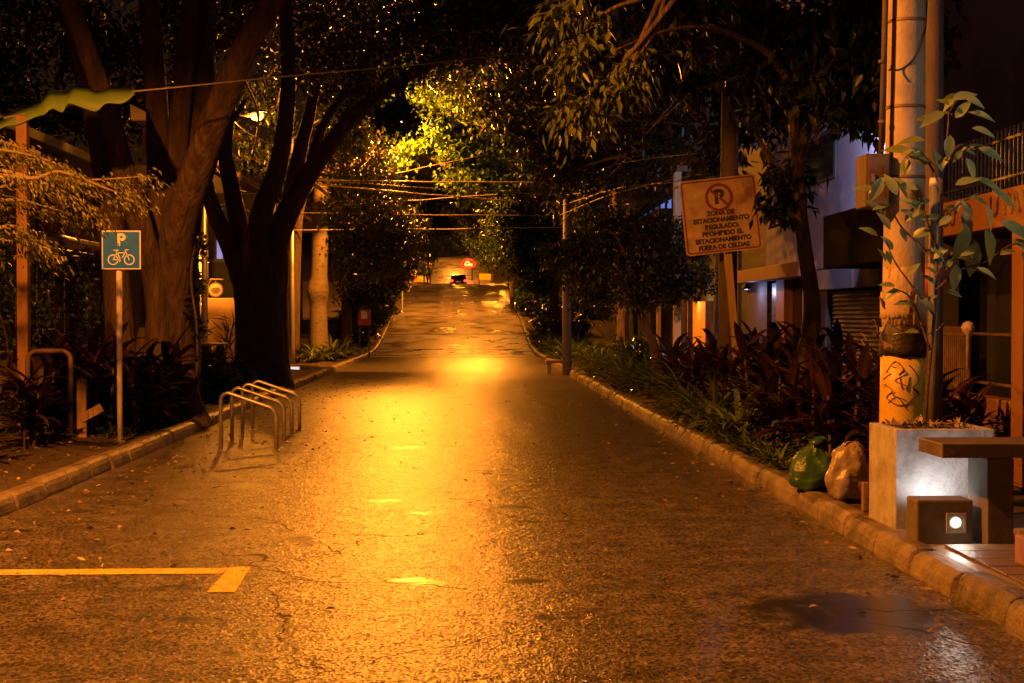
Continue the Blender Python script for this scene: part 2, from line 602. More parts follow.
def catmull(pts, k=5):
    pts = [Vector(p) for p in pts]
    q = [pts[0] * 2 - pts[1]] + pts + [pts[-1] * 2 - pts[-2]]
    out = []
    for i in range(1, len(q) - 2):
        for j in range(k):
            t = j / k
            a, b, c, d = q[i - 1], q[i], q[i + 1], q[i + 2]
            out.append(.5 * (2 * b + (c - a) * t + (2 * a - 5 * b + 4 * c - d) * t * t + (3 * b - a - 3 * c + d) * t ** 3))
    out.append(pts[-1])
    return out


# ------------------------------------------------------------------ leaves
def leaf_mesh(name, Pt, L, Wd, mat, parent, droop=.35, dirs=None, jit=.35, extra=None):
    "one mesh of many small folded leaves at the points Pt"
    n = len(Pt)
    d = rng.normal(size=(n, 3)) if dirs is None else dirs + rng.normal(size=(n, 3)) * .45
    d[:, 2] -= droop
    d /= np.linalg.norm(d, axis=1)[:, None] + 1e-9
    up = np.tile([0, 0, 1.0], (n, 1)) + rng.normal(size=(n, 3)) * .45
    s = np.cross(d, up)
    s /= np.linalg.norm(s, axis=1)[:, None] + 1e-9
    nn = np.cross(s, d)
    l = L * (1 + jit * rng.uniform(-1, 1, n))[:, None]
    w = Wd * (1 + jit * rng.uniform(-1, 1, n))[:, None]
    a = Pt
    m = Pt + d * l * .42
    V = np.stack([a, m + s * w * .5 + nn * w * .15, Pt + d * l - nn * l * .08, m - s * w * .5 + nn * w * .15], axis=1).reshape(-1, 3)
    idx = np.arange(n)[:, None] * 4
    T = np.concatenate([idx + [0, 1, 2], idx + [0, 2, 3]], axis=1).reshape(-1)
    nv, nf = len(V), 2 * n
    ev, ef = np.zeros((0, 3)), []
    if extra is not None and extra.v:
        ev, ef = np.array(extra.v), extra.f
    o0 = Vector((0, 0, 0))
    q = parent
    while q is not None:
        o0 += q.location
        q = q.parent
    V = np.concatenate([V, ev]) - np.array(o0)
    loops = list(T) + [i + nv for f in ef for i in f]
    tot = [3] * nf + [len(f) for f in ef]
    start = np.concatenate([[0], np.cumsum(tot)[:-1]])
    me = bpy.data.meshes.new(name)
    me.vertices.add(len(V))
    me.vertices.foreach_set("co", V.astype(np.float32).ravel())
    me.loops.add(len(loops))
    me.loops.foreach_set("vertex_index", np.array(loops, dtype=np.int32))
    me.polygons.add(len(tot))
    me.polygons.foreach_set("loop_start", start.astype(np.int32))
    me.update(calc_edges=True)
    me.materials.append(M[mat])
    o = bpy.data.objects.new(name, me)
    COL.objects.link(o)
    if parent is not None:
        o.parent = parent
    return o


def clump(c, r, subs, per, rs):
    "points of a leaf clump: many little tufts inside an uneven ellipsoid"
    c, r = np.array(c, dtype=float), np.array(r, dtype=float)
    u = rng.normal(size=(subs, 3))
    u /= np.linalg.norm(u, axis=1)[:, None]
    q = c + u * r * (rng.uniform(.15, 1, subs) ** .5)[:, None]
    k = rng.integers(max(2, per // 3), per * 2, subs)
    return np.concatenate([q[i] + rng.normal(size=(k[i], 3)) * rs * np.array([1, 1, .7]) for i in range(subs)]), q


def tree(name, label, base, stems, clumps, leaf="leafdark", L=.16, Wd=.075, bark="darkbark", group=None, cat="tree", lobes=.05, droop=.35):
    """stems: [(points, r0, r1)]; clumps: [(centre, radii, tufts, leaves per tuft, tuft size)]"""
    root = thing(name, label, cat, base, group)
    t = B()
    ends = []
    for pts, r0, r1 in stems:
        c = catmull(pts, 5)
        n = len(c)
        if r1 is None:
            rad = list(np.interp(np.linspace(0, len(r0) - 1, n), range(len(r0)), r0))
            r0 = r0[0]
        else:
            rad = [r0 + (r1 - r0) * (i / (n - 1)) ** .8 for i in range(n)]
        t.tube(c, rad, 16 if r0 > .2 else 12 if r0 > .1 else 7, lobes=lobes, wob=.04)
        ends += c[n // 2:]
    Pt = []
    tw = B()
    for (c, r, subs, per, rs) in clumps:
        p, q = clump(c, r, subs, per, rs)
        Pt.append(p)
        c = Vector(c)
        e = min(ends, key=lambda x: (x - c).length) if ends else Vector(base)
        mid = (e + c) / 2 + Vector((random.uniform(-.3, .3), random.uniform(-.3, .3), random.uniform(-.1, .4))) * (e - c).length * .25
        t.tube(catmull([e, mid, c], 4), [max(.02, .05 - .003 * i) for i in range(9)], 6)
        for z in q[:: max(1, len(q) // 14)]:
            z = Vector(z)
            tw.tube([c, (c + z) / 2 + Vector((0, 0, .08)), z], [.018, .012, .005], 4, cap=False)
    t.add(tw.v, tw.f)
    t.build("trunk", bark, root, smooth=True)
    if Pt:
        leaf_mesh("crown", np.concatenate(Pt), L, Wd, leaf, root, droop=droop)
    return root


# ================================================================== SETTING
KL, KR, KW, KH = -3.88, 2.92, .2, .16


def sheet(name, xs, ys, zf, mat, kind="structure"):
    vs, fs = [], []
    for y in ys:
        for x in xs:
            vs.append((x, y, zf(x, y)))
    n = len(xs)
    for j in range(len(ys) - 1):
        for i in range(n - 1):
            fs.append((j * n + i, j * n + i + 1, (j + 1) * n + i + 1, (j + 1) * n + i))
    return struct(B().add(vs, fs).build(name, mat, smooth=True), kind)


def yrange(a, b, s0=.5, g=1.0):
    out = [a]
    while out[-1] < b - 1e-6:
        out.append(min(b, out[-1] + s0 * max(1, out[-1] / 30) * g))
    return out


sheet("terrain", [-260, -120, -60, -30, -12, -4.2, 3.2, 12, 30, 60, 120, 260], [-40, -10] + yrange(0, 420, 1, .4) + [500, 700],
      lambda x, y: rz(y) - .25, "terrain")
sheet("road", [-4.3, -3, -1.5, 0, 1.5, 3.05], [-12, -6] + yrange(0, 57.0, .5), lambda x, y: rz(y), "asphalt")
sheet("hill_road", [-4.3, -2.4, -.5, 1.3, 3.05], yrange(57.0, 300, .6), lambda x, y: rz(y) + .004, "slab")
# verges
nz = lambda x, y: .035 * math.sin(x * 3.1 + y * 1.7) + .03 * math.sin(x * 1.3 - y * 2.3)
sheet("verge", list(np.linspace(-6.2, KL - KW + .06, 9)), yrange(-8, 140, .4), lambda x, y: rz(y) + KH - .02 + (nz(x, y) * min(1, (KL - .2 - x) * 2)), "soil")
sheet("planting_bed", list(np.linspace(KR + KW - .06, 5.0, 8)), yrange(10.9, 140, .4), lambda x, y: rz(y) + KH - .02 + (nz(x, y) * min(1, max(0, (x - KR - .25) * 2))), "soil")
sheet("left_pavement", [-12, -6.19], yrange(-8, 140, 1), lambda x, y: rz(y) + KH + .02, "paving")
sheet("right_pavement", [4.99, 6.6], yrange(10.9, 140, 1), lambda x, y: rz(y) + KH + .02, "paving")
sheet("pavement", [KR + KW - .05, 4, 5.3], yrange(-8, 10.9, .5), lambda x, y: KH - .012, "paving")
sheet("driveway", [5.28, 9, 14], yrange(2, 21, 2), lambda x, y: KH + .02, "paving")


def kerb(name, X, side, y0, y1, near=0.0):
    """one line of cast kerb stones, the joints pressed into its face. side: +1 road lies towards +X"""
    prof = [(0.0, -.06), (0.0, .02), (.012, KH * .55), (.03, KH * .82), (.07, KH * .98), (.12, KH), (.17, KH * .985), (.2, KH * .93), (.2, -.06)]
    vs, fs = [], []
    n = len(prof)
    rows = []
    y = y0
    while y < y1:
        l = .82 if y < 70 else 1.64
        jx, jz = random.uniform(-.014, .014), random.uniform(-.012, .012)
        for (f, pinch) in ((.008, .03), (.035, .002), (.07, 0), (.5, -.002), (.93, 0), (.965, .002), (.992, .03)):
            rows.append((y + l * f, pinch, jx, jz))
        y += l
    for (yy, pinch, jx, jz) in rows:
        bend = -near * max(0, (14 - yy) / 14) ** 1.2 if yy < 14 else 0
        for (a, z) in prof:
            sc = 1 - pinch / .1
            xx = .1 + (a - .1) * sc
            zz = z * sc + jz if z > 0 else z
            vs.append((X + bend + jx - side * xx, yy, rz(yy) + zz))
    for j in range(len(rows) - 1):
        for i in range(n - 1):
            a = j * n + i
            fs.append((a, a + 1, a + n + 1, a + n))
    return struct(B().add(vs, fs).build(name, "kerb"))


kerb("left_kerb", KL, 1, -8, 150, near=.35)
kerb("right_kerb", KR, -1, -8, 150)

# ---- painted bay corner and old paint (4 mm above the road)
a, b_, c, d = G(-260, 576, .004), G(229, 571, .004), G(229, 567, .004), G(-260, 571, .004)
mk = B().add([G(-300, 577, .004), G(222, 573.4, .004), G(229, 568, .004), G(-300, 571.5, .004)], [(0, 1, 2, 3)])
mk.add([G(229, 567.6, .0042), G(251, 566.5, .0042), G(235, 592, .0042), G(207, 592, .0042)], [(0, 3, 2, 1)])
struct(mk.build("road_marking", "paint"))
# joints of the concrete hill (raised lips between the slabs)
hj = B()
for y in (57, 63.5, 70, 76.5, 83, 89.5, 96):
    hj.box((-3.7, y, rz(y) - .02), (2.85, y + .1, rz(y + .1) + .012))
struct(hj.build("hill_road_slab_joint", "kerb"))

# ================================================================== STREET LAMPS
def street_lamp(base, head, label, power, spot=True, col=SODIUM, angle=158, rad=.12, lensmat="e_sodium", pole=True):
    base, head = Vector(base), Vector(head)
    t = thing("street_lamp", label, "street lamp", base, "sodium street lamps along the street")
    top = Vector((base.x, base.y, head.z - .25))
    B().tube([base, base + Vector((0, 0, .5)), top], [.11, .095, .06], 10).build("pole", "galv", t, smooth=True)
    B().tube(catmull([top - Vector((0, 0, .3)), top + (head - top) * .35 + Vector((0, 0, .3)), head + (top - head).normalized() * .3], 5), .032, 8).build("arm", "galv", t, smooth=True)
    dv = (head - top)
    dv.z = 0
    dv.normalize()
    ang = math.atan2(dv.y, dv.x)
    R = Matrix.Rotation(ang, 3, 'Z')
    hb = B()
    sec = [(-.35, .05, .05), (-.25, .1, .08), (0, .15, .1), (.22, .12, .08), (.33, .05, .04)]
    vs, fs = [], []
    for (x, w, h) in sec:
        for k in range(10):
            a = PI * k / 9
            vs.append(head + R @ Vector((x, w * math.cos(a), .02 + h * math.sin(a))))
    for i in range(4):
        for k in range(9):
            fs.append((i * 10 + k, i * 10 + k + 1, i * 10 + 11 + k, i * 10 + 10 + k))
        fs.append((i * 10 + 9, i * 10, i * 10 + 10, i * 10 + 19))
    hb.add(vs, fs)
    hd = hb.build("lamp_head", "galv", t, smooth=True)
    B().lathe(head + Vector((0, 0, -.05)), [(.05, -.11), (.13, -.08), (.175, -.02), (.17, .05)], 16).build("lens", lensmat, hd, smooth=True)
    ld = bpy.data.lights.new("lamp_light", 'SPOT' if spot else 'POINT')
    ld.energy, ld.color = power, col
    ld.shadow_soft_size = rad
    if spot:
        ld.spot_size, ld.spot_blend = math.radians(angle), .22 if angle > 160 else .5
    lo = bpy.data.objects.new("lamp_light", ld)
    COL.objects.link(lo)
    lo.parent = t
    lo.location = head - base + Vector((0, 0, -.26))
    return t


h1 = W(257, 114, 37)
street_lamp((-7.0, 38.5, rz(38) + .15), h1, "glowing sodium street lamp showing between the trunks of the two big trees", 1100, spot=False)
h2 = W(398, 118, 44)
street_lamp((-5.45, 45, .15), h2, "street lamp hidden in the bright yellow-lit leaves over the road", 8600, spot=False)
street_lamp((-5.2, 9.0, .15), (-4.2, 9.0, 7.4), "street lamp outside the frame beside the yellow bay corner", 7800, col=WARM, angle=168)
street_lamp((4.2, 79, rz(79) + .1), (0.3, 79, rz(79) + 7.6), "street lamp over the foot of the concrete hill, hidden by leaves", 6500, angle=168)
street_lamp((-4.6, 118, rz(118) + .1), (2.0, 118, rz(118) + 8), "street lamp beyond the crest of the hill near the parked taxi", 17000, spot=False)
street_lamp((-4.6, 165, rz(165) + .1), (1.4, 165, rz(165) + 8.5), "street lamp on the upper slope just behind the red neon", 5500, spot=False)
street_lamp((-5.4, 205, rz(205) + .1), (-1.5, 205, rz(205) + 8.5), "farthest street lamp, near the top of the upper slope", 6000, spot=False)

# ================================================================== LEFT SIDE
# ---- bicycle parking sign
sb = W(120, 440, 17.6)
sb.z = KH - .03
t = thing("bike_parking_sign", "square teal parking sign with a white P and bicycle on a pale post", "sign", sb)
B().tube([sb, (sb.x, sb.y, 2.30)], .036, 12).build("post", "whitepost", t, smooth=True)
B().lathe(sb + Vector((0, 0, 0)), [(.07, 0), (.07, .02), (.04, .03)], 12).build("base_plate", "galv", t)
c = W(121.5, 250, 17.55)
hw = .237
pl = B().box((c.x - hw, c.y - .012, c.z - hw), (c.x + hw, c.y + .0, c.z + hw), bev=.004).build("sign_plate", "white", t)
B().box((c.x - hw + .016, c.y - .016, c.z - hw + .016), (c.x + hw - .016, c.y - .0125, c.z + hw - .016)).build("sign_face", "teal", t)
MX = Matrix.Translation((c.x, c.y - .019, c.z + .118)) @ Matrix.Rotation(PI / 2, 4, 'X')
text("letter", "P", .20, "white", MX, t, bold=.007)
ic = B()
u, w_, of = Vector((1, 0, 0)), Vector((0, 0, 1)), Vector((0, -.003, 0))
o_ = Vector((c.x, c.y - .0165, c.z - .09))
P2 = lambda x, z: o_ + Vector((x, 0, z))
for x in (-.098, .098):
    ic.ring(P2(x, -.03), .052, .065, u, w_, of, 28)
fr = [[(-.098, -.03), (-.05, .055), (.05, .055), (-.005, -.03), (-.098, -.03)], [(-.005, -.03), (-.062, .085)], [(-.09, .087), (-.035, .087)], [(.098, -.03), (.045, .09), (.085, .092)], [(-.02, -.055), (.01, -.005)]]
for q in fr:
    ic.stroke([P2(*p) for p in q], .011, (0, -1, 0), .003)
ic.build("bicycle_symbol", "white", t)
for sx in (-.21, .21):
    B().lathe((c.x + sx, c.y - .0, c.z), [(.008, -.004), (.008, .004)], 8).build("bolt", "galv", t)
B().box((c.x - .05, c.y + .0005, c.z - .18), (c.x + .05, c.y + .014, c.z - .15)).build("bracket", "galv", t)

# ---- bicycle racks
def hoop_pts(w, hl, hr, r=.09):
    "tall at the left, the top rail falling to the right"
    pts = [Vector((0, 0, -.02)), Vector((0, 0, hl - r * 1.2))]
    for k in range(1, 7):
        a = PI - k / 7 * (PI / 2 + .38)
        pts.append(Vector((r + r * math.cos(a), 0, hl - r + r * math.sin(a))))
    pts.append(Vector((w - .11, 0, hr + .05)))
    for k in range(1, 6):
        s = k / 6
        pts.append(Vector((w - .11 + .11 * math.sin(s * PI / 2), 0, hr + .05 - .13 * (1 - math.cos(s * PI / 2)) - .03 * s)))
    pts += [Vector((w, 0, hr - .2)), Vector((w, 0, -.02))]
    return pts


feet = [(221, 451, 276.5), (232, 442.5, 285), (242.5, 436, 294), (252.5, 430.5, 301)]
labels = ["nearest galvanised hoop of the bicycle rack on the road", "second hoop of the bicycle rack, just behind the nearest one",
          "third hoop of the bicycle rack, between the second and the farthest", "farthest, mostly hidden hoop of the bicycle rack towards the dark tree"]
rk = thing("bicycle_rack", labels[0], "bicycle rack", (0, 0, 0), "bicycle rack hoops in the street")
B().tube(hoop_pts(.69, .72, .50), .0245, 12).build("hoop", "galv", rk, smooth=True, local=True)
for x in (0, .69):
    B().lathe((x, 0, 0), [(.06, 0), (.06, .008), (.03, .012)], 14).build("foot_plate", "galv", rk, local=True)
for i, (px, py, pr) in enumerate(feet):
    g = G(px, py)
    o = rk if i == 0 else dup(rk, g, 0, 1, labels[i])
    o.location = (g.x, g.y, .004)

# ---- metal hoop barrier and wooden stake in the verge
hb = W(70, 430, 18.6)
t = thing("hoop_barrier", "rusty rounded metal hoop standing among plants near the bike sign", "barrier", (hb.x - .28, hb.y, KH))
x0, x1, zt = W(28, 400, 18.6).x, W(71, 400, 18.6).x, W(50, 351, 18.6).z
pts = [Vector((x0, hb.y, KH - .05)), Vector((x0, hb.y, zt - .16))]
for k in range(1, 7):
    a = PI - k / 6 * PI / 2
    pts.append(Vector((x0 + .12 + .12 * math.cos(a), hb.y, zt - .12 + .12 * math.sin(a))))
for k in range(0, 7):
    a = PI / 2 - k / 6 * PI / 2
    pts.append(Vector((x1 - .12 + .12 * math.cos(a), hb.y, zt - .12 + .12 * math.sin(a))))
pts += [Vector((x1, hb.y, zt - .3)), Vector((x1, hb.y, KH - .05))]
B().tube(pts, .034, 12).build("hoop", "rust", t, smooth=True)
sk = W(82, 425, 18.1)
t = thing("wooden_stake", "short upright wooden stake between the metal hoop and the bike sign", "stake", (sk.x, sk.y, KH))
zt = W(82, 379, 18.1).z
B().box((sk.x - .06, sk.y - .03, KH - .05), (sk.x + .06, sk.y + .03, zt), bev=.012).build("board", "wood", t)
B().box((sk.x - .02, sk.y - .05, KH + .25), (sk.x + .28, sk.y - .031, KH + .36), rot=Matrix.Rotation(-.5, 3, 'Y'), bev=.008).build("brace", "wood", t)

# ---- first big tree: a fan of stems
D1 = 21.5


def tr(d, *px):
    return [W(x, y, d + dd) for (x, y, dd) in px]


st = [
    (tr(D1, (128, 418, 0), (122, 350, -.2), (114, 250, .4), (103, 160, .9), (84, 70, 1.4), (58, -30, 2), (20, -160, 3)), .235, .14),
    (tr(D1, (160, 415, -.3), (157, 300, -.3), (140, 225, -.6), (121, 160, -.8), (105, 100, -1), (80, 30, -1.2), (50, -50, -1.6), (10, -170, -2)), .20, .11),
    (tr(D1, (165, 415, .2), (163, 300, .2), (160, 200, .4), (157, 100, .7), (150, 10, 1), (140, -90, 1.4), (128, -190, 2)), .24, .12),
    (tr(D1, (172, 415, .3), (172, 300, .3), (174, 215, .3), (178, 140, .4), (186, 60, .7), (192, -20, 1.1), (200, -170, 2)), .22, .12),
    (tr(D1, (176, 415, 0), (172, 320, -.1), (176, 235, -.4), (193, 180, -.7), (212, 125, -1), (233, 75, -1.2), (255, 30, -1.3), (290, -30, -1.6), (340, -110, -2)), .29, .15),
    (tr(D1, (183, 415, .3), (185, 330, .3), (186, 250, .3), (196, 170, .5), (204, 90, .9), (206, 0, 1.4), (215, -150, 2)), .26, .12),
    (tr(D1, (152, 425, -.1), (155, 370, -.1), (162, 300, -.2), (166, 250, -.1)), .28, .16),
    (tr(D1, (205, 428, -.2), (190, 400, -.2), (180, 360, 0), (176, 320, 0)), .13, .2),
    (tr(D1, (118, 428, -.4), (128, 402, -.3), (140, 370, -.1), (150, 330, 0)), .12, .18),
    (tr(D1, (174, 425, 0), (173, 350, 0), (174, 290, 0), (182, 240, .2)), .36, .24),
]
cl1 = []
for (x, y, z, r) in [(-7.5, 22, 9.2, 1.8), (-6, 24, 9.6, 1.9), (-4.2, 20.5, 9.4, 1.7), (-2.6, 19, 9.0, 1.6), (-3.4, 23.5, 9.3, 1.8), (-8.8, 19.5, 8.6, 1.6), (-1.2, 20.5, 8.6, 1.5), (-1.6, 24.5, 9.0, 1.6), (-5.5, 18, 9.6, 1.7), (-7.5, 26.5, 8.3, 1.6), (.3, 22.5, 8.3, 1.3), (-9.6, 27, 7.2, 1.3), (-8.2, 28.5, 7.6, 1.3), (-7, 27.5, 6.6, 1.0), (-5.8, 29, 7.4, 1.2), (-4.8, 27, 7.6, 1.1), (-9.4, 30, 6.0, 1.2), (-7.8, 30.5, 5.9, 1.1), (-6.4, 31, 6.2, 1.0), (-10.6, 26, 6.4, 1.2), (-8.8, 26, 6.2, .9)]:
    cl1.append(((x, y, z), (r, r, r * .6), 60, 16, .26))
tree("big_tree", "big tree whose many stems fan out behind the bike parking sign", (W(160, 415, D1).x, D1, KH), st, cl1, "leafdark", .17, .08, "bark", lobes=.06)
# climbing leaves on its street side
iv = thing("climbing_vine", "dark climbing vine on the street side of the many-stemmed tree", "vine", W(196, 330, D1))
ps = []
for i in range(70):
    y = 235 + i * 1.4
    p = W(193 + 6 * math.sin(i * .22) + random.uniform(-3, 2), y, D1 - .15)
    ps.append(np.array(p) + rng.normal(size=(8, 3)) * .055)
leaf_mesh("foliage", np.concatenate(ps), .1, .07, "leafdark", iv)
B().tube(catmull([W(196, 400, D1 - .2), W(197, 330, D1 - .3), W(191, 280, D1 - .3), W(195, 235, D1 - .2)], 5), .02, 6).build("stem", "darkbark", iv)

# ---- second big tree, dark
D2 = 31.5
st = [
    (tr(D2, (262, 388, 0), (261, 365, 0), (259, 320, 0), (256, 280, 0), (252, 245, 0)), .66, .42),
    (tr(D2, (272, 388, 0), (270, 350, 0), (270, 300, 0), (274, 250, .2)), .46, .33),
    (tr(D2, (246, 290, 0), (232, 250, 0), (216, 215, -.4), (207, 185, -.8), (196, 140, -1.2), (185, 60, -2)), .24, .1),
    (tr(D2, (250, 280, .2), (241, 235, .2), (232, 190, .6), (226, 150, 1), (232, 90, 1.5), (240, 20, 2)), .26, .12),
    (tr(D2, (256, 265, 0), (262, 215, -.2), (278, 170, -.4), (286, 120, -.7), (288, 70, -.8), (284, -10, -1)), .27, .13),
    (tr(D2, (268, 270, 0), (284, 222, .2), (306, 180, .4), (330, 145, .2), (356, 115, 0), (390, 88, -.5), (440, 60, -1.2), (500, 40, -2)), .30, .08),
    (tr(D2, (274, 255, .3), (290, 200, .8), (300, 150, 1.2), (312, 100, 1.8), (318, 40, 2.4)), .24, .1),
    (tr(D2, (306, 180, .4), (322, 128, .9), (345, 90, 1.3), (372, 50, 1.7)), .13, .06),
    (tr(D2, (207, 185, -.8), (222, 140, -1), (246, 100, -1.4)), .1, .05),
]
cl2 = []
for (px, py, d, r, n) in [(330, 60, 31, 1.2, 60), (380, 50, 30, 1.3, 60), (430, 40, 29.5, 1.2, 60), (300, 20, 32, 1.3, 60), (470, 20, 29.5, 1.3, 60), (230, 10, 33, 1.2, 45), (350, 0, 33, 1.4, 60), (520, 35, 29, 1.1, 45), (246, 88, 38.5, .5, 26), (276, 112, 38.5, .42, 22), (252, 160, 38.6, .5, 26), (274, 165, 38.3, .4, 20), (236, 140, 38.6, .4, 20), (262, 82, 38.4, .35, 16),
                          (410, 0, 31, 1.4, 60), (398, 112, 30, .36, 30), (392, 122, 30, .3, 22), (408, 122, 30.5, .25, 14), (350, 95, 33, .8, 40), (300, 80, 34, .9, 30), (205, 90, 32, .8, 22), (545, 0, 29, 1.2, 45), (470, -40, 30, 1.5, 50)]:
    cl2.append((W(px, py, d), (r, r, r * .75), n, 16, .2))
tree("dark_tree", "dark thick-trunked tree standing just beyond the bicycle rack", (W(262, 388, D2).x, D2, KH), st, cl2, "leafdark", .15, .075, "darkbark", lobes=.08)

# ---- pale smooth trunk
D3 = 49
x3 = W(319, 300, D3).x
st = [([Vector((x3, D3, .1)), Vector((x3, D3, .5)), W(318.5, 330, D3), W(318.5, 308, D3), W(318.5, 298, D3), W(318, 291, D3), W(318.5, 284, D3), W(319, 274, D3), W(320, 240, D3), W(321, 190, D3), W(322, 150, D3)],
       [.42, .35, .31, .30, .34, .385, .345, .29, .28, .26, .24], None)]
cl = [(W(px, py, 49 + dd), (r, r, r * .8), 60, 16, .25) for (px, py, r, dd) in [(296, 190, .9, 1), (345, 180, 1.0, .5), (322, 175, 1.0, 1.2), (350, 150, 1.2, .5), (290, 160, 1.1, 1), (320, 130, 1.3, .8)]]
tp = tree("pale_trunk_tree", "tree with a straight pale mottled trunk and a knobbly swelling halfway up", (x3, D3, rz(D3)), st, cl, "leafdark", .2, .1, "palebark", lobes=.02)

# ---- trees of the avenue beyond
def avenue(px, d, base_x, trunk_r, clumps, label, leaf="leaf", L=.22, name="street_tree", bark="darkbark", group=None, lean=0, top_h=3.2):
    z0 = rz(d)
    st = []
    top = Vector((base_x + lean, d, z0 + top_h))
    st.append(([Vector((base_x, d, z0)), Vector((base_x + lean * .2, d, z0 + 1.5)), top], trunk_r, trunk_r * .75))
    cc = []
    for (cx, cy, dd, r, n) in clumps:
        c = W(cx, cy, d + dd)
        cc.append((c, (r, r, r * .75), n, 16, .27))
        if len(cc) % 3 == 1:
            st.append(([top - Vector((0, 0, .4)), top + (c - top) * .35 + Vector((random.uniform(-.4, .4), 0, .7)), top + (c - top) * .7 + Vector((random.uniform(-.3, .3), 0, .5)), c], trunk_r * .42, .03))
    return tree(name, label, (base_x, d, z0), st, cc, leaf, L, L * .48, bark, group=group)


avenue(365, 55, -4.55, .24, [(352, 270, 0, .85, 80), (378, 250, 0, 1.15, 90), (350, 240, .6, .9, 70), (362, 215, 0, 1.25, 110), (385, 222, 0, 1.0, 80), (386, 272, 0, .8, 60), (350, 185, .4, 1.25, 90), (375, 190, -.4, 1.1, 80), (358, 293, 0, .6, 46), (352, 150, .6, 1.1, 60), (392, 200, .3, .7, 40), (372, 160, .2, .9, 50), (398, 245, 0, .7, 40), (368, 285, .3, .8, 60), (338, 215, .4, .8, 50)],
       "dense dark leafy tree shading the red notice box", "leafdark", .17)
avenue(350, 42.5, -5.75, .2, [(345, 168, 0, .8, 70), (366, 190, 0, .75, 70), (388, 212, 0, .6, 50), (368, 236, 0, .7, 60), (396, 238, 0, .42, 34), (350, 212, .3, .7, 60), (378, 162, .3, .55, 40), (340, 135, 0, .8, 60), (388, 258, 0, .5, 40), (365, 135, .2, .5, 36), (404, 225, .3, .35, 22), (372, 272, 0, .5, 34), (352, 245, .2, .5, 36)],
       "speckled dark crown hanging over the kerb between the dark tree and the street cables", "leafdark", .14, lean=.5, top_h=5.6)
avenue(400, 76, -5.0, .25, [(395, 250, 0, 1.3, 70), (408, 225, 0, 1.2, 60), (385, 280, 0, 1.3, 70), (400, 195, 0, 1.5, 60), (372, 230, 0, 1.7, 70), (408, 262, 0, .8, 40)],
       "dark leafy tree overhanging the left foot of the concrete hill", "leafdark", .24)
# the tree the hidden lamp lights
D4 = 46
z4 = rz(D4)
st = [([Vector((-5.7, D4 + 1, 0.1)), W(294, 260, D4 + 1), W(300, 200, D4), W(325, 172, D4), W(368, 162, D4)], .26, .14),
      ([W(360, 172, D4), W(385, 153, D4), (W(412, 146, D4)), W(432, 140, D4), W(450, 128, D4)], .13, .04),
      ([W(405, 148, D4), W(430, 158, D4), W(452, 168, D4), W(478, 172, D4)], .1, .04),
      ([W(368, 165, D4), W(385, 120, D4 + 1), W(410, 85, D4 + 1), W(440, 60, D4 + .5)], .13, .04),
      ([W(450, 128, D4), W(480, 115, D4), W(515, 112, D4)], .06, .02)]
lit = [(405, 95, 0, .75, 46), (430, 85, .5, .7, 40), (418, 120, 1.2, .8, 46), (445, 115, .3, .75, 46), (398, 130, 1.5, .6, 34), (455, 95, 0, .7, 40), (470, 130, .5, .8, 46), (440, 150, .2, .55, 30), (492, 120, 0, .8, 46), (480, 155, 0, .6, 34), (505, 150, 0, .7, 40),
       (415, 70, 0, .7, 36), (460, 65, 0, .8, 40), (500, 90, 0, .9, 44), (530, 130, 0, .8, 40), (390, 75, 1, .5, 26), (525, 165, 0, .7, 34), (455, 180, 0, .5, 20), (500, 185, 0, .6, 30), (432, 132, -.7, .5, 40), (452, 148, -.6, .5, 40), (415, 145, -.5, .35, 26), (470, 105, -.5, .7, 50), (520, 105, -.3, .8, 50), (545, 150, .2, .7, 40), (485, 75, -.3, .8, 50), (440, 80, -.8, .6, 46), (400, 160, -.4, .35, 24), (550, 110, .5, .8, 40), (475, 178, -.3, .5, 30)]
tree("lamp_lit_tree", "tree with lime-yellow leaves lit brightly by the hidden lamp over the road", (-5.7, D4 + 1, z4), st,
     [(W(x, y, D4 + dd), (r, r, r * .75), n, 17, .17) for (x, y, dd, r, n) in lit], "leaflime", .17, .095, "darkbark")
# left and right trees up the hill: crowns that close the avenue
avenue(430, 96, -4.9, .24, [(420, 215, 0, 1.5, 70), (435, 195, 0, 1.5, 70), (410, 240, 0, 1.3, 60), (440, 225, 0, 1.0, 50), (450, 175, 0, 1.7, 60), (400, 180, 0, 2, 60)], "leafy tree beside the crest above the parked taxi", "leaf", .26)
avenue(470, 110, 4.4, .26, [(478, 225, 0, 1.4, 70), (500, 215, 0, 1.6, 80), (460, 205, 0, 1.5, 70), (515, 235, 0, 1.4, 60), (490, 190, 0, 1.8, 70), (520, 200, 0, 1.8, 70), (530, 250, 0, 1.3, 50), (440, 185, 0, 1.5, 50)], "leafy tree spreading over the crest above the red neon", "leaf", .27)
avenue(500, 128, 5.2, .26, [(490, 255, 0, 1.4, 60), (505, 250, 0, 1.4, 60), (480, 240, 0, 1.4, 60), (515, 262, 0, 1.3, 50), (500, 228, 0, 1.7, 60)], "pale green tree beyond the crest beside the white post", "leaflime", .27)
avenue(430, 150, -6.2, .28, [(425, 252, 0, 1.6, 60), (410, 245, 0, 1.7, 60), (440, 240, 0, 1.7, 60), (420, 225, 0, 2.1, 60), (398, 262, 0, 1.6, 50), (445, 215, 0, 2, 50)], "far tree rising behind the yellow taxi", "leaf", .3)
avenue(470, 215, 1, .3, [(450, 240, 0, 2.4, 60), (475, 235, 0, 2.6, 60), (500, 240, 0, 2.6, 60), (425, 235, 0, 2.8, 50), (525, 240, 0, 2.8, 50), (462, 215, 0, 3, 50), (490, 210, 0, 3, 50)], "farthest tree closing the view above the upper slope", "leaf", .4)
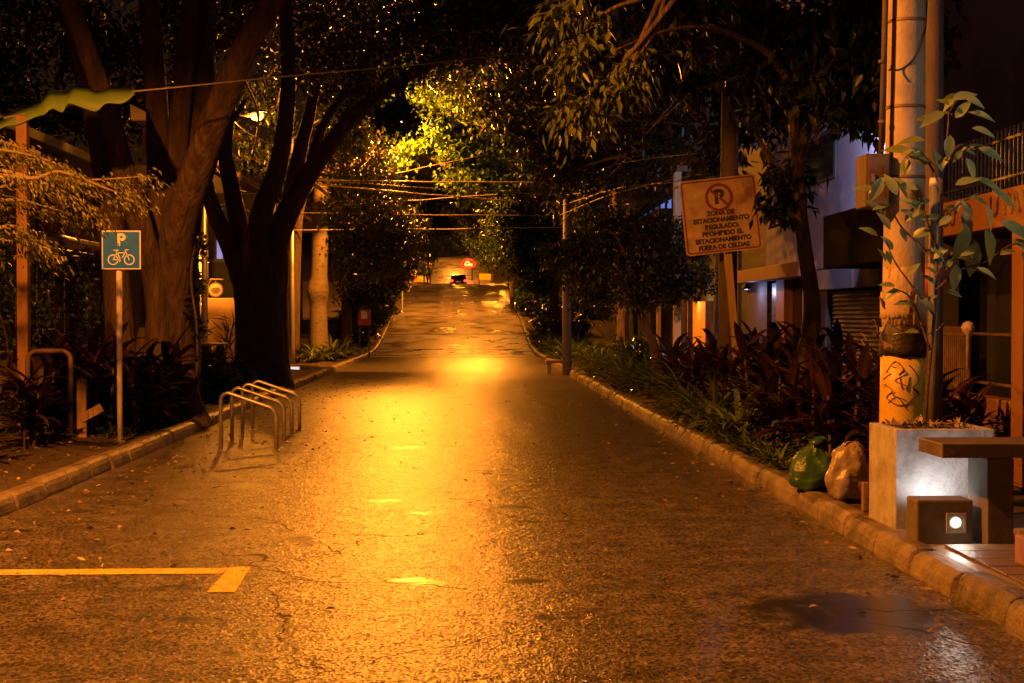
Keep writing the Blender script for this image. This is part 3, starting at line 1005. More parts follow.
# right side avenue
avenue(545, 62, 3.9, .24, [(535, 235, 0, 1.0, 60), (550, 205, 0, 1.3, 80), (530, 265, 0, .8, 50), (560, 250, 0, 1.1, 60), (520, 215, 0, 1.1, 60), (545, 170, 0, 1.4, 80), (575, 215, 0, 1.4, 70), (515, 180, 0, 1.1, 60), (540, 285, 0, .6, 40), (525, 245, 0, .7, 40)],
       "dark yellow-green tree overhanging the right edge of the hill road", "leaf", .2)
avenue(520, 80, 4.4, .24, [(515, 255, 0, 1.1, 60), (525, 230, 0, 1.4, 70), (505, 225, 0, 1.1, 50), (535, 270, 0, 1.0, 50), (510, 205, 0, 1.3, 50)], "green tree at the right foot of the concrete hill", "leaf", .23)

# ---- fence overgrown with vine, low wall
XF = -6.7
fa, fb = FX(-60, 300, XF).y, FX(103, 300, XF).y
t = thing("garden_wall", "low pale wall under the overgrown mesh fence", "wall", (XF, (fa + fb) / 2, KH))
B().box((XF - .12, fa, KH - .1), (XF + .12, fb, 1.12), bev=.01).build("wall", "planter", t)
B().box((XF - .15, fa, 1.123), (XF + .15, fb, 1.18), bev=.01).build("coping", "planter", t)
t = thing("mesh_fence", "dark wire mesh fence swallowed by climbing plants", "fence", (XF, (fa + fb) / 2, 1.18))
m = B()
y = fa
while y < fb:
    m.tube([(XF, y, 1.18), (XF, y, 2.72)], .006, 4, cap=False)
    y += .11
z = 1.25
while z < 2.75:
    m.tube([(XF, fa, z), (XF, fb, z)], .006, 4, cap=False)
    z += .11
m.build("wire_mesh", "black", t)
for y in np.linspace(fa + .05, fb - .05, 5):
    B().tube([(XF, y, 1.18), (XF, y, 2.8)], .035, 8).build("post", "black", t)
B().tube([(XF, fa, 2.78), (XF, fb, 2.78)], .03, 8).build("rail", "black", t)
pv = np.stack([XF + .1 + rng.normal(size=2600) * .1, rng.uniform(fa, fb, 2600), 1.1 + 1.75 * rng.uniform(0, 1, 2600) ** .7], axis=1)
keep = np.sin(pv[:, 1] * 3.1) + np.sin(pv[:, 2] * 5 + pv[:, 1] * 1.7) + rng.normal(size=2600) * .8 > -.4
vf = thing("fence_vine", "tangled vine covering the dark wire mesh fence", "vine", (XF, fb - .4, KH))
leaf_mesh("foliage", pv[keep], .11, .07, "leaf", vf, droop=.8)
sx = B()
for k in range(6):
    y = fa + (fb - fa) * (k + .6) / 6.5
    sx.tube(catmull([(XF + .14, y, .1), (XF + .15, y + .2, 1.2), (XF + .1, y - .15, 2), (XF + .1, y + .3, 2.7)], 4), .014, 5)
sx.build("stem", "darkbark", vf)

# ---- house with porch behind the fence
xh = -8.2
t = thing("porch_house", "house with an orange-lit porch behind the overgrown fence", "house", (xh, 25, KH))
B().box((xh - 5, 18, 0), (xh - 2.6, 33, 7.2), bev=.02).build("wall", "dark", t)
for px, w_ in ((22, .2), (60, .13), (-25, .2)):
    p = FX(px, 200, xh + .8)
    B().box((p.x - w_ / 2, p.y - w_ / 2, .1), (p.x + w_ / 2, p.y + w_ / 2, 4.6), bev=.015).build("porch_post", "brick", t)
B().box((xh - 2.7, 19, 4.6), (xh + 1.1, 33, 4.78), bev=.02).build("porch_slab", "dark", t)
p0, p1 = FX(33, 232, xh + .9), FX(104, 248, xh + .9)
B().box((xh - 1, p0.y, p0.z - .06), (xh + 1.0, p1.y + 1.5, p0.z + .02), bev=.01).build("roof_edge", "roofmetal", t)
for (px, py, pz, wd) in ((46, 205, 235, .28),):
    a = FX(px, py, xh - .6)
    B().lathe((a.x, a.y, a.z - 1.0), [(.12, 0), (.2, .3), (.22, .7), (.14, 1.05), (.09, 1.2), (.13, 1.35), (.05, 1.45)], 12).build("column_urn", "redpaint", t, smooth=True)
for y in (21.2, 24.5, 28):
    w = B().box((xh - 2.62, y, 1.4), (xh - 2.54, y + 1.3, 3.2)).build("window", "dark", t)
    B().box((xh - 2.535, y + .08, 1.48), (xh - 2.525, y + 1.22, 3.12)).build("pane", "glass", w)
# tube light lying on the porch roof
a, b_ = W(46, 233, 23), W(77, 241, 24.4)
tl = thing("pipe_end", "pale short pipe lying on the porch roof edge behind the fence", "pipe", a)
B().tube([a, b_], .045, 10).build("pipe", "galv", tl, smooth=True)
B().tube([b_, b_ + (b_ - a) * .02], .055, 10).build("collar", "whitepost", tl, smooth=True)

# ---- green scalloped awning
t = thing("green_awning", "green scalloped cloth awning on a post above the fence", "awning", W(100, 100, 18.8))
prof = [(-30, 140), (0, 125), (18, 115), (38, 108), (48, 98), (56, 97), (66, 97), (74, 92), (88, 93), (97, 96), (110, 93), (124, 93), (134, 92)]
hem = [(-30, 156), (0, 128), (18, 124), (34, 117), (44, 114), (52, 108), (62, 112), (68, 103), (84, 108), (96, 111), (106, 103), (122, 103), (134, 94)]
aw = B()
rows = []
back = [W(x, y - 7, 21) for x, y in prof]
for q, d in ((back, 0), ([W(x, y, 18.8) for x, y in prof], 0), ([W(x, y, 18.65) for x, y in hem], 0)):
    rows.append(catmull(q, 4))
n = len(rows[0])
vs = [p for r in rows for p in r]
fs = []
for j in range(2):
    for i in range(n - 1):
        fs.append((j * n + i, j * n + i + 1, (j + 1) * n + i + 1, (j + 1) * n + i))
aw.add(vs, fs)
o = aw.build("cloth", "tarp", t, smooth=True)
sm = o.modifiers.new("thickness", 'SOLIDIFY')
sm.thickness = .012
B().tube([W(134, 92.5, 18.85), W(132, 86, 21.2)], .022, 8).build("pole", "galv", t)
B().tube([W(4, 118, 18.8), W(134, 92.5, 18.85)], .018, 8).build("front_rail", "galv", t)
pa = W(22.5, 116, 18.75)
B().box((pa.x - .07, pa.y - .07, KH), (pa.x + .07, pa.y + .07, pa.z), bev=.01).build("support_post", "brick", t)
a = W(146, 108, 22.6)
br = thing("roof_bracket", "pale gutter bracket beside the end of the green awning", "bracket", a)
B().prism([W(130, 104, 22.6), W(146, 112, 22.6), W(146, 128, 22.6), W(131, 120, 22.6)], (0, .06, 0)).build("gutter", "cream", br)
B().tube([W(144.5, 128, 22.6), W(143.5, 156, 22.6)], .03, 8).build("down_pipe", "whitepost", br)

# ---- feathery tree reaching in from the left
t = thing("feathery_tree", "feathery fine-leaved branch lit orange above the overgrown fence", "tree", (-6.1, 14.6, KH))
tk = B()
tk.tube(catmull([(-6.1, 14.6, KH - .1), (-6.15, 14.6, 1.8), (-5.9, 14.9, 3.2), (-5.8, 15, 5)], 4), [.11 - .0045 * i for i in range(13)], 8, lobes=.05)
Pt, Dr = [], []
sprays = []
for (q, dn) in [([(-30, 190), (30, 178), (90, 180), (150, 176)], 15), ([(-40, 150), (0, 150), (40, 158), (75, 172)], 15.3), ([(-40, 165), (10, 172), (60, 190), (98, 212)], 14.7), ([(-40, 228), (10, 226), (25, 234), (45, 244)], 14.5),
                ([(-40, 205), (10, 200), (40, 205), (70, 214)], 15.4), ([(20, 178), (60, 172), (110, 190), (132, 196)], 14.8), ([(-40, 135), (-5, 140), (25, 150), (45, 160)], 15.6)]:
    c = catmull([(-5.9, 14.9, 3.3 + .4 * random.random())] + [W(x, y, dn + .1 * k) for k, (x, y) in enumerate(q)], 6)
    tk.tube(c, [.028 * (1 - i / len(c)) + .005 for i in range(len(c))], 6, cap=False)
    for i in range(6, len(c)):
        p = np.array(c[i])
        dd = np.array(c[min(i + 1, len(c) - 1)] - c[i - 1])
        dd /= np.linalg.norm(dd) + 1e-9
        sd = np.cross(dd, [0, 0, 1])
        for k in range(5):
            s = random.choice((-1, 1))
            tdir = dd * .8 + sd * s * .8 + np.array([0, 0, -.1 - .25 * random.random()])
            ln = random.uniform(.12, .32)
            for u in np.linspace(.1, 1, 7):
                Pt.append(p + rng.normal(size=3) * .035 + tdir * ln * u + np.array([0, 0, -.09 * u * u]))
                Dr.append(tdir + np.array([0, 0, -.5]))
tk.build("trunk", "palebark", t, smooth=True)
leaf_mesh("crown", np.array(Pt) + rng.normal(size=(len(Pt), 3)) * .03, .07, .02, "feather", t, dirs=np.array(Dr), droop=.1)

# ---- ochre house front between the two trees
xo = -8.6
t = thing("ochre_house", "ochre house front with a cream pillar, seen between the two big trees", "house", (xo, 42, KH))
a, b_ = W(205, 200, 41), W(192, 355, 41)
B().box((b_.x - .3, 41, 0), (a.x, 41.5, W(200, 185, 41).z), bev=.015).build("pillar", "cream", t)
B().box((a.x + .003, 41.1, 0), (W(260, 300, 41).x, 41.4, W(220, 298, 41).z), bev=.015).build("wall", "ochre", t)
B().box((-16, 43.5, 0), (-5.8, 44, 5.4), bev=.02).build("back_wall", "dark", t)
for (xa, xb, ya, yb) in ((208, 232, 205, 262),):
    p, q = W(xa, yb, 43.4), W(xb, ya, 43.4)
    w = B().box((p.x, 43.42, p.z), (q.x, 43.5, q.z)).build("window", "black", t)
    for k in range(3):
        xx = p.x + (q.x - p.x) * (k + .1) / 3
        B().box((xx, 43.40, p.z + .1), (xx + (q.x - p.x) * .24, 43.418, q.z - .1)).build("pane", "e_blue" if k == 1 else "glass", w)  # middle pane glows in place of a bluish reflection, no lamp behind it
wl2 = thing("house_wall_lamp", "warm wall lamp on the cream pillar of the ochre house", "lamp", W(203, 262, 40.7))
lpos = W(206, 262, 40.5)
B().lathe(lpos, [(.04, .16), (.1, .1), (.11, 0), (.08, -.02)], 12).build("shade", "black", wl2)
B().tube([lpos + Vector((0, 0, .14)), lpos + Vector((-.12, .5, .2))], .015, 6).build("arm", "black", wl2)
HOUSE_LAMP = (wl2, lpos - Vector((0, .05, .1)))
# round sign
c = W(215.5, 290, 40.6)
rs = thing("round_hanging_sign", "round pale sign hanging from a bracket on the ochre house", "sign", c)
rr = .2
B().ring(c, 0.0, rr, (1, 0, 0), (0, 0, 1), (0, .05, 0), 28).build("disc", "cream", rs)
B().ring(c - Vector((0, .004, 0)), rr * .9, rr * 1.05, (1, 0, 0), (0, 0, 1), (0, .06, 0), 28).build("rim", "wood", rs)
g_ = B()
for (x0, x1, z_) in ((-.1, .1, .05), (-.13, .13, -.005), (-.08, .08, -.06)):
    g_.stroke([c + Vector((x0, -.004, z_)), c + Vector((x1, -.004, z_ + .015))], .02, (0, -1, 0), .003)
g_.build("line_mark", "wood", rs)
br = B().tube([c + Vector((-.32, .02, .3)), c + Vector((.22, .02, .3))], .02, 6)
br.tube([c + Vector((-.3, .02, .05)), c + Vector((-.1, .02, .3))], .015, 6)
br.tube([c + Vector((0, .02, rr)), c + Vector((0, .02, .3))], .012, 6)
br.build("bracket", "rust", rs)
# potted plants before the ochre wall
for i, (px, py, h, lab) in enumerate([(199, 345, .95, "spiky potted palm before the cream pillar"), (214, 345, .55, "small leafy plant before the ochre wall"), (222, 347, .5, "low shrub before the ochre wall, by the dark table"), (230, 346, 1.1, "drooping cactus-like plant at the end of the ochre wall")]):
    p = W(px, py, 40.3)
    pt = thing("potted_plant", lab, "potted plant", (p.x, p.y, KH))
    B().lathe((p.x, p.y, KH), [(.12, 0), (.16, .22), (.18, .27), (.15, .28)], 12).build("pot", "brick", pt, smooth=True)
    k = 46
    dr = rng.normal(size=(k, 3)) + np.array([0, 0, 1.3])
    leaf_mesh("foliage", np.array([[p.x, p.y, KH + .3 + (h * .4 if i in (0, 3) else 0)]]) + rng.normal(size=(k, 3)) * np.array([.06, .06, h * .3]), h * .55, .045 if i in (0, 3) else .1, "leafdark", pt, dirs=dr, droop=0)
# dark table with its stools, white box
p = W(214, 343, 36)
tb = thing("garden_table", "dark table with a pale top between the two big trees", "table", (p.x, p.y, KH))
zt = p.z
B().box((p.x - .36, p.y - .3, zt - .06), (p.x + .32, p.y + .3, zt + .0), bev=.012).build("tabletop", "planter", tb)
for sx in (-.22, .16):
    for sy in (-.2, .2):
        B().box((p.x + sx - .06, p.y + sy - .05, KH), (p.x + sx + .06, p.y + sy + .05, zt - .063), bev=.01).build("leg", "black", tb)
for (px, py, d, w, h, lab, mm) in [(231, 362, 38, .42, .36, "pale cube planter at the foot of the ochre wall", "cream"), (188, 352, 39, .4, .26, "pale low planter box beside the cream pillar", "cream")]:
    p = W(px, py, d)
    bx = thing("planter_box", lab, "planter", (p.x, p.y, KH))
    o = B().box((p.x - w / 2, p.y - .18, KH), (p.x + w / 2, p.y + .18, KH + h), bev=.015).build("box", mm, bx)
    B().box((p.x - w / 2 + .03, p.y - .15, KH + h + .002), (p.x + w / 2 - .03, p.y + .15, KH + h + .012)).build("soil", "soil", bx)
rl = thing("low_railing", "thin dark railing between the first big tree and the ochre wall", "railing", W(190, 345, 38))
a, b_ = W(176, 343, 38), W(212, 346, 38)
B().tube([a, b_], .025, 6).build("rail", "black", rl)
for f in (0.05, .5, .95):
    q = a + (b_ - a) * f
    B().tube([q, (q.x, q.y, KH)], .02, 6).build("post", "black", rl)
# thin pale pole right of dark tree
a = W(281, 362, 40)
tp = thing("thin_pipe_post", "thin pale post just beyond the trunk of the dark tree", "post", (a.x, a.y, KH))
B().tube([(a.x, a.y, KH), W(282, 330, 40)], .05, 8).build("lower_post", "yellowband", tp)
B().tube([W(282, 330, 40) , W(284, 240, 40)], .035, 8).build("upper_post", "whitepost", tp)
a = W(290, 369, 41)
lp = thing("lit_ground_panel", "small bright white lit panel low on the ground beyond the dark tree", "light panel", a)
B().box((a.x - .36, a.y - .06, a.z - .08), (a.x + .30, a.y + .06, a.z + .08), bev=.012).build("housing", "whitepost", lp)
B().box((a.x - .33, a.y - .068, a.z - .06), (a.x + .27, a.y - .0605, a.z + .06)).build("lens", "e_panel", lp)
# red notice box
a = W(364.5, 318, 55)
rb = thing("red_notice_box", "small red box with a white notice by the bright green bush", "notice box", (a.x, a.y, KH))
B().box((a.x - .24, a.y - .1, a.z - .30), (a.x + .24, a.y + .1, a.z + .34), bev=.02).build("box", surf("bright_red_paint", (.38, .02, .015), .4), rb)
B().box((a.x - .12, a.y - .108, a.z - .02), (a.x + .12, a.y - .102, a.z + .28)).build("notice", "white", rb)
for s in (-.18, .18):
    B().tube([(a.x + s, a.y, KH - .1), (a.x + s, a.y, a.z - .30)], .03, 6).build("leg", "rust", rb)
e = W(300, 350, 46)

# wall behind left trees, dim house fronts
t = thing("dim_house", "dim house front behind the pale mottled trunk", "house", (-8.4, 60, .2))
B().box((-13, 46, -.5), (-8.4, 74, 6.5), bev=.03).build("wall", "greywall", t)
for y in (48, 53, 58.5, 64):
    w = B().box((-8.42, y, .8), (-8.34, y + 1.6, 2.6)).build("window", "dark", t)
    B().box((-8.338, y + .1, .9), (-8.33, y + 1.5, 2.5)).build("pane", "glass", w)
dr_ = B().box((-8.42, 56, .1), (-8.34, 57.2, 2.4)).build("door", "wood", t)
B().lathe((-8.32, 57.0, 1.2), [(.03, 0), (.04, .04), (.02, .08)], 8).build("handle", "galv", dr_)
B().box((-8.9, 45.8, 6.503), (-7.9, 74.2, 6.7), bev=.02).build("roof", "wood", t)

# ================================================================== PLANTS IN THE BEDS
def blade(b, base, az, L, W_, lift, curl, seg=5, fold=.25):
    "one strap leaf: rises at angle lift and arches over by curl"
    base = Vector(base)
    p, a = base.copy(), lift
    h = Vector((math.cos(az), math.sin(az), 0))
    sd = Vector((-h.y, h.x, 0))
    vs, fs = [], []
    for i in range(seg + 1):
        u = i / seg
        w = W_ * .5 * (math.sin(PI * min(1, .12 + u * .88)) ** .7) if i < seg else .002
        nrm = Vector((-h.x * math.sin(a), -h.y * math.sin(a), math.cos(a)))
        vs += [p - sd * w + nrm * w * fold, p - nrm * w * fold * .6, p + sd * w + nrm * w * fold]
        p = p + (h * math.cos(a) + Vector((0, 0, 1)) * math.sin(a)) * (L / seg)
        a -= curl / seg * (.4 + 1.2 * u)
    for i in range(seg):
        o = 3 * i
        fs += [(o, o + 1, o + 4, o + 3), (o + 1, o + 2, o + 5, o + 4)]
    b.add(vs, fs)


def plant_proto(name, kind):
    e = thing(name, "x", "plant", (0, 0, -50))
    b = B()
    if kind == "ti":
        st = B()
        for s in range(random.randint(3, 5)):
            ox, oy = random.uniform(-.2, .2), random.uniform(-.2, .2)
            h = random.uniform(.2, .8)
            st.tube([(ox * .6, oy * .6, -.05), (ox, oy, h)], [.016, .012], 6)
            for k in range(12):
                u = k / 11
                blade(b, (ox, oy, h * (.35 + .65 * u)), k * 2.4 + random.uniform(-.8, .8), random.uniform(.3, .58), random.uniform(.07, .13), .2 + .85 * u + random.uniform(-.3, .3), random.uniform(.5, 1.9))
        b.build("foliage", "ti", e, local=True)
        st.build("stem", "darkbark", e, local=True)
    elif kind == "strap":
        for k in range(34):
            blade(b, (random.uniform(-.07, .07), random.uniform(-.07, .07), -.02), k * 2.4 + random.uniform(-.3, .3), random.uniform(.5, .9), random.uniform(.05, .085), random.uniform(.6, 1.35), random.uniform(1.1, 2.3), seg=6)
        b.build("foliage", "strap", e, local=True)
    elif kind == "low":
        for k in range(30):
            blade(b, (random.uniform(-.1, .1), random.uniform(-.1, .1), -.02), k * 2.4, random.uniform(.25, .5), random.uniform(.03, .055), random.uniform(.35, 1.1), random.uniform(.8, 2.0), seg=5)
        b.build("foliage", "strap", e, local=True)
    elif kind == "shrub":
        p, q = clump((0, 0, .38), (.45, .45, .34), 46, 16, .08)
        leaf_mesh("foliage", p + np.array([0, 0, -50]), .12, .07, "leafgloss", e, droop=.3)
        st = B()
        for z in q[::5]:
            st.tube([(0, 0, -.05), tuple(np.array(z) * .6), tuple(z)], [.012, .008, .004], 5)
        st.build("stem", "darkbark", e, local=True)
    elif kind == "bright":
        for k in range(30):
            blade(b, (random.uniform(-.1, .1), random.uniform(-.1, .1), 0), k * 2.4, random.uniform(.45, .8), random.uniform(.05, .1), random.uniform(.6, 1.4), random.uniform(.9, 2.0), seg=6)
        b.build("foliage", "straplit", e, local=True)
    return e


used = {}
PROTO = {k: [plant_proto(nm, k) for _ in range(3)] for k, nm in (("ti", "red_leaf_plant"), ("strap", "strap_leaf_plant"), ("low", "low_strap_plant"), ("shrub", "dark_shrub"), ("bright", "bright_leaf_plant"))}


def plant(kind, x, y, sc, label, group):
    i = random.randrange(3)
    z = rz(y) + KH - .02
    p = PROTO[kind][i]
    if p["label"] == "x":
        p.location, p.rotation_euler, p.scale = (x, y, z), (0, 0, random.uniform(0, 6.28)), (sc, sc, sc)
        p["label"], p["group"] = label, group
        return p
    return dup(p, (x, y, z), random.uniform(0, 6.28), sc, label, group)


def scatter(kind, n, x0, x1, y0, y1, s0, s1, label, group, mind=.3):
    pts = []
    tries = 0
    while len(pts) < n and tries < 4000:
        tries += 1
        x, y = random.uniform(x0, x1), random.uniform(y0, y1)
        if all((x - a) ** 2 + ((y - b) * .8) ** 2 > mind ** 2 for a, b in pts):
            pts.append((x, y))
            plant(kind, x, y, random.uniform(s0, s1), label, group)


# planting bed under the no-parking sign
scatter("strap", 16, 3.3, 4.8, 16.5, 24, 1.15, 1.6, "tall arching green plant among the red-leaved ones at the foot of the tilted no-parking sign", "green plants among the red-leaved ones", .45)
scatter("ti", 17, 3.5, 4.9, 17.2, 24, 1.0, 1.35, "dark red-leaved plant in the bed at the foot of the tilted no-parking sign", "red-leaved plants by the no-parking sign", .34)
scatter("ti", 13, 3.55, 5.0, 13.2, 17.0, .8, 1.15, "dark leafy plant in the bed behind the two rubbish bags", "dark leafy plants behind the rubbish bags", .36)
scatter("low", 18, 3.2, 3.75, 13.4, 18.5, .8, 1.1, "low strappy plant along the kerb beyond the green rubbish bag", "low strappy plants along the right kerb", .24)
scatter("low", 14, 3.2, 3.6, 18.5, 24, .85, 1.15, "low strappy plant along the kerb below the tilted no-parking sign", "low strappy plants below the no-parking sign", .24)
scatter("strap", 30, 3.25, 4.6, 24, 34, 1.1, 1.55, "arching green strap-leaved plant below the round dark bushy tree", "strap-leaved plants below the bushy tree", .42)
scatter("strap", 16, 3.2, 4.6, 34, 44, 1, 1.4, "arching strap-leaved plant around the slim pale pole", "strap-leaved plants around the slim pole", .45)
scatter("bright", 26, 3.2, 4.4, 45, 66, 1.1, 1.8, "bright green leafy plant near the orange ledge and the far kerb", "bright green plants along the far right kerb", .55)
# verge by the bicycle sign
scatter("ti", 14, -5.9, -4.3, 18.95, 20.8, .95, 1.3, "dark red-leaved plant in the verge behind the bike parking sign", "red-leaved plants behind the bike parking sign", .38)
scatter("strap", 12, -5.9, -4.5, 18.95, 21.2, .8, 1.15, "dark green strappy plant in the verge behind the bike parking sign", "strappy plants behind the bike parking sign", .38)
scatter("ti", 8, -6.3, -5.15, 14.2, 17.5, .85, 1.2, "dark strappy plant in the verge nearer than the rusty metal hoop", "dark plants nearer than the metal hoop", .36)
scatter("low", 14, -4.75, -4.3, 18.3, 24, .7, 1.0, "low strappy plant along the kerb between the bike sign and the bicycle rack", "low plants along the left kerb", .27)
scatter("shrub", 9, -5.9, -4.5, 25.2, 29.5, .8, 1.05, "dark glossy shrub in front of the dark thick tree", "dark glossy shrubs by the dark tree", .6)
scatter("bright", 5, -5.35, -4.45, 52.5, 56, 1.0, 1.3, "bright green bush at the kerb by the red notice box", "bright green bush by the notice box", .45)
scatter("strap", 8, -6.0, -4.4, 45, 52, 1.1, 1.6, "strappy plant at the foot of the pale mottled trunk", "plants at the foot of the pale trunk", .5)
scatter("shrub", 12, -5.6, -4.4, 60, 84, 1.3, 2.0, "dark shrub along the kerb where the concrete hill begins", "shrubs along the left kerb of the hill", 1.0)
scatter("shrub", 12, 3.4, 5.2, 60, 96, 1.4, 2.1, "dark shrub along the right kerb of the concrete hill", "shrubs along the right kerb of the hill", 1.0)
scatter("shrub", 8, 3.9, 5.0, 25, 40, 1.1, 1.5, "dark shrub among the strap-leaved plants behind the bushy tree", "shrubs behind the bushy tree", .8)

# fallen leaves
n = 520
fx = np.concatenate([KL + .2 + rng.exponential(.8, n), KR - .05 - rng.exponential(.25, 260), rng.uniform(-6, -4.1, 900), rng.uniform(-3.8, 2.8, 160)])
fy = np.concatenate([rng.uniform(7, 36, n), rng.uniform(7, 30, 260), rng.uniform(9, 34, 900), rng.uniform(5, 40, 160)])
fz = np.where(fx < KL - .1, KH + .03, .012)
ok = fx < KR
o = leaf_mesh("fallen_leaves", np.stack([fx, fy, fz], 1)[ok], .055, .03, "litter", None, droop=0, dirs=np.stack([rng.normal(size=ok.sum()) * 3, rng.normal(size=ok.sum()) * 3, np.full(ok.sum(), .0)], 1))
o["kind"] = "stuff"

# ================================================================== RIGHT SIDE
# ---- twin pole
YP = 11.35
pb, pt_ = W(902, 420, YP), W(907, 0, YP)
ax = (pt_ - pb)
t = thing("utility_pole", "thick concrete pole with torn posters and a yellow graffiti band, behind the planter", "utility pole", (pb.x, YP, KH))


def pole_at(z):
    return pb + ax * ((z - pb.z) / ax.z)


def pole_r(z):
    return .183 - .009 * z


zz = np.linspace(KH, 9.5, 16)
B().tube([pole_at(z) for z in zz], [pole_r(z) for z in zz], 28).build("shaft", "poleconc", t, smooth=True)


def band(z0, z1, off, mat, name, a0=0, a1=2 * PI, rough=0):
    b = B()
    n = 30
    vs, fs = [], []
    m = 5
    for j in range(m):
        z = z0 + (z1 - z0) * j / (m - 1)
        for k in range(n + 1):
            a = a0 + (a1 - a0) * k / n
            r = pole_r(z) + off + (random.uniform(0, rough) if rough else 0)
            edge = random.uniform(-rough, rough) * 1.6 if j in (0, m - 1) and rough else 0
            vs.append(pole_at(z) + Vector((math.cos(a) * r, math.sin(a) * r, edge)))
    for j in range(m - 1):
        for k in range(n):
            fs.append((j * (n + 1) + k, j * (n + 1) + k + 1, (j + 1) * (n + 1) + k + 1, (j + 1) * (n + 1) + k))
    o = b.add(vs, fs).build(name, mat, t, smooth=True)
    s = o.modifiers.new("thickness", 'SOLIDIFY')
    s.thickness = .003
    return o


ZP = lambda y: W(905, y, YP).z
yb = band(KH + .1, ZP(355), .004, "yellowband", "painted_band")
band(ZP(356), ZP(326), .010, "tape", "tape_wrap", rough=.009)
for (y0, y1, a0, a1, off) in ((326, 268, PI * 1.02, PI * 1.62, .006), (318, 292, PI * .92, PI * 1.5, .011), (330, 296, PI * 1.55, PI * 1.95, .007)):
    band(ZP(y0), ZP(y1), off, "paper", "poster", a0, a1, rough=.008)
for y0 in (108, 178, 22):
    band(ZP(y0 + 1.6), ZP(y0 - 1.6), .004, "rust", "steel_strap")
# torn flap of paper
fl = B()
p = pole_at(ZP(300)) + Vector((-pole_r(2) - .002, -.02, 0))
fl.add([p, p + Vector((-.05, -.05, .03)), p + Vector((-.035, -.07, -.05)), p + Vector((0, -.03, -.07))], [(0, 1, 2, 3)])
s = fl.build("torn_flap", "paper", t)
s.modifiers.new("thickness", 'SOLIDIFY').thickness = .002


def on_pole(px, py, off=.0075):
    "a point on the pole's skin under a pixel"
    z = ZP(py)
    c = pole_at(z)
    r = pole_r(z)
    u = max(-.95, min(.95, (W(px, py, YP).x - c.x) / r))
    return c + Vector((u * r, -math.sqrt(1 - u * u) * r, 0)) + Vector((u, -math.sqrt(1 - u * u), 0)) * off


gr = B()
for q in ([(884, 372), (890, 361), (897, 368), (893, 374)], [(888, 366), (900, 372), (890, 380), (901, 386), (888, 393), (899, 399)], [(902, 364), (909, 372), (912, 381), (906, 386), (912, 392), (905, 398), (898, 405)],
          [(883, 384), (888, 390), (884, 397), (892, 404), (900, 403)], [(894, 376), (896, 388)], [(903, 376), (900, 390)], [(885, 402), (892, 396), (900, 408)], [(906, 388), (914, 394)], [(887, 373), (882, 379)]):
    c = catmull([on_pole(*p) for p in q], 4)
    gr.tube(c, .0042, 5)
gr.build("graffiti", "ink", yb)
p2 = B()
YB = 12.1
q0, q1 = W(931, 420, YB), W(933, 0, YB)
t2 = thing("slim_pole", "slimmer pole standing right behind the thick postered pole", "utility pole", (q0.x, YB, KH))
B().tube([q0 + (q1 - q0) * ((z - q0.z) / (q1.z - q0.z)) for z in (KH, 2, 4, 6, 9.5)], [.10, .095, .09, .085, .07], 16).build("shaft", "poledark", t2, smooth=True)
c0 = q0 + (q1 - q0) * ((W(933, 298, YB).z - q0.z) / (q1.z - q0.z))
c1 = q0 + (q1 - q0) * ((W(933, 264, YB).z - q0.z) / (q1.z - q0.z))
B().tube([c0, c1], .1, 16).build("red_band", "redpaint", t2, smooth=True)
YC = 11.75
t3 = thing("grey_conduit", "pale grey plastic conduit strapped between the two poles, cut off at the top", "conduit", W(934, 420, YC))
B().tube([W(934, 425, YC), W(934, 300, YC), W(935, 185, YC)], .047, 12).build("pipe", surf("grey_pvc", (.17, .16, .16), .5, var=.2), t3, smooth=True)
B().tube([W(935, 186, YC), W(935, 178, YC)], [.05, .042], 12).build("cap", "whitepost", t3, smooth=True)
# wire tie across the pole
wt = thing("wire_tie", "thin shiny wire tied round the thick pole over the black tape", "wire", W(905, 334, YP))
B().tube(catmull([on_pole(884, 336, .014), on_pole(895, 333, .016), on_pole(912, 333, .016), on_pole(922, 334, .014), W(932, 333, 11.5), W(940, 328, 11.4), W(944, 322, 11.3)], 4), .004, 5).build("wire", "galv", wt, smooth=True)
# meter box and its pipe
a, b_ = W(862, 208, 11.3), W(884, 155, 11.3)
mb = thing("meter_box", "dark brown meter box hung on the left of the thick pole", "meter box", (a.x, 11.3, a.z))
B().box((a.x, 11.2, a.z), (b_.x + .03, 11.5, b_.z), bev=.012).build("case", "poledark", mb)
B().box((a.x + .02, 11.188, a.z + .02), (b_.x + .01, 11.198, b_.z - .02), bev=.003).build("lid", "rust", mb)
B().box((a.x + .045, 11.18, a.z + .2), (a.x + .07, 11.187, a.z + .26)).build("latch", "galv", mb)
pp = thing("cable_pipe", "thin vertical pipe running up from the meter box along the thick pole", "pipe", W(883, 155, 11.25))
B().tube([W(881, 156, 11.25), W(884, 60, 11.25), W(887, -60, 11.25), W(888, -200, 11.25)], .024, 8).build("pipe", "poledark", pp, smooth=True)
for y in (60, 120):
    B().tube([W(882, y, 11.25), W(882, y + 3, 11.25)], .03, 8).build("clip", "rust", pp)
lw = thing("loose_cable", "loose dark cable looping across the thick pole near its top", "cable", W(900, 60, 11.1))
B().tube(catmull([W(889, 70, 11.15), on_pole(897, 72, .01), on_pole(909, 60, .01), on_pole(917, 40, .01), W(926, 20, 11.3), W(928, -40, 11.5)], 5), .008, 6).build("cable", "black", lw)

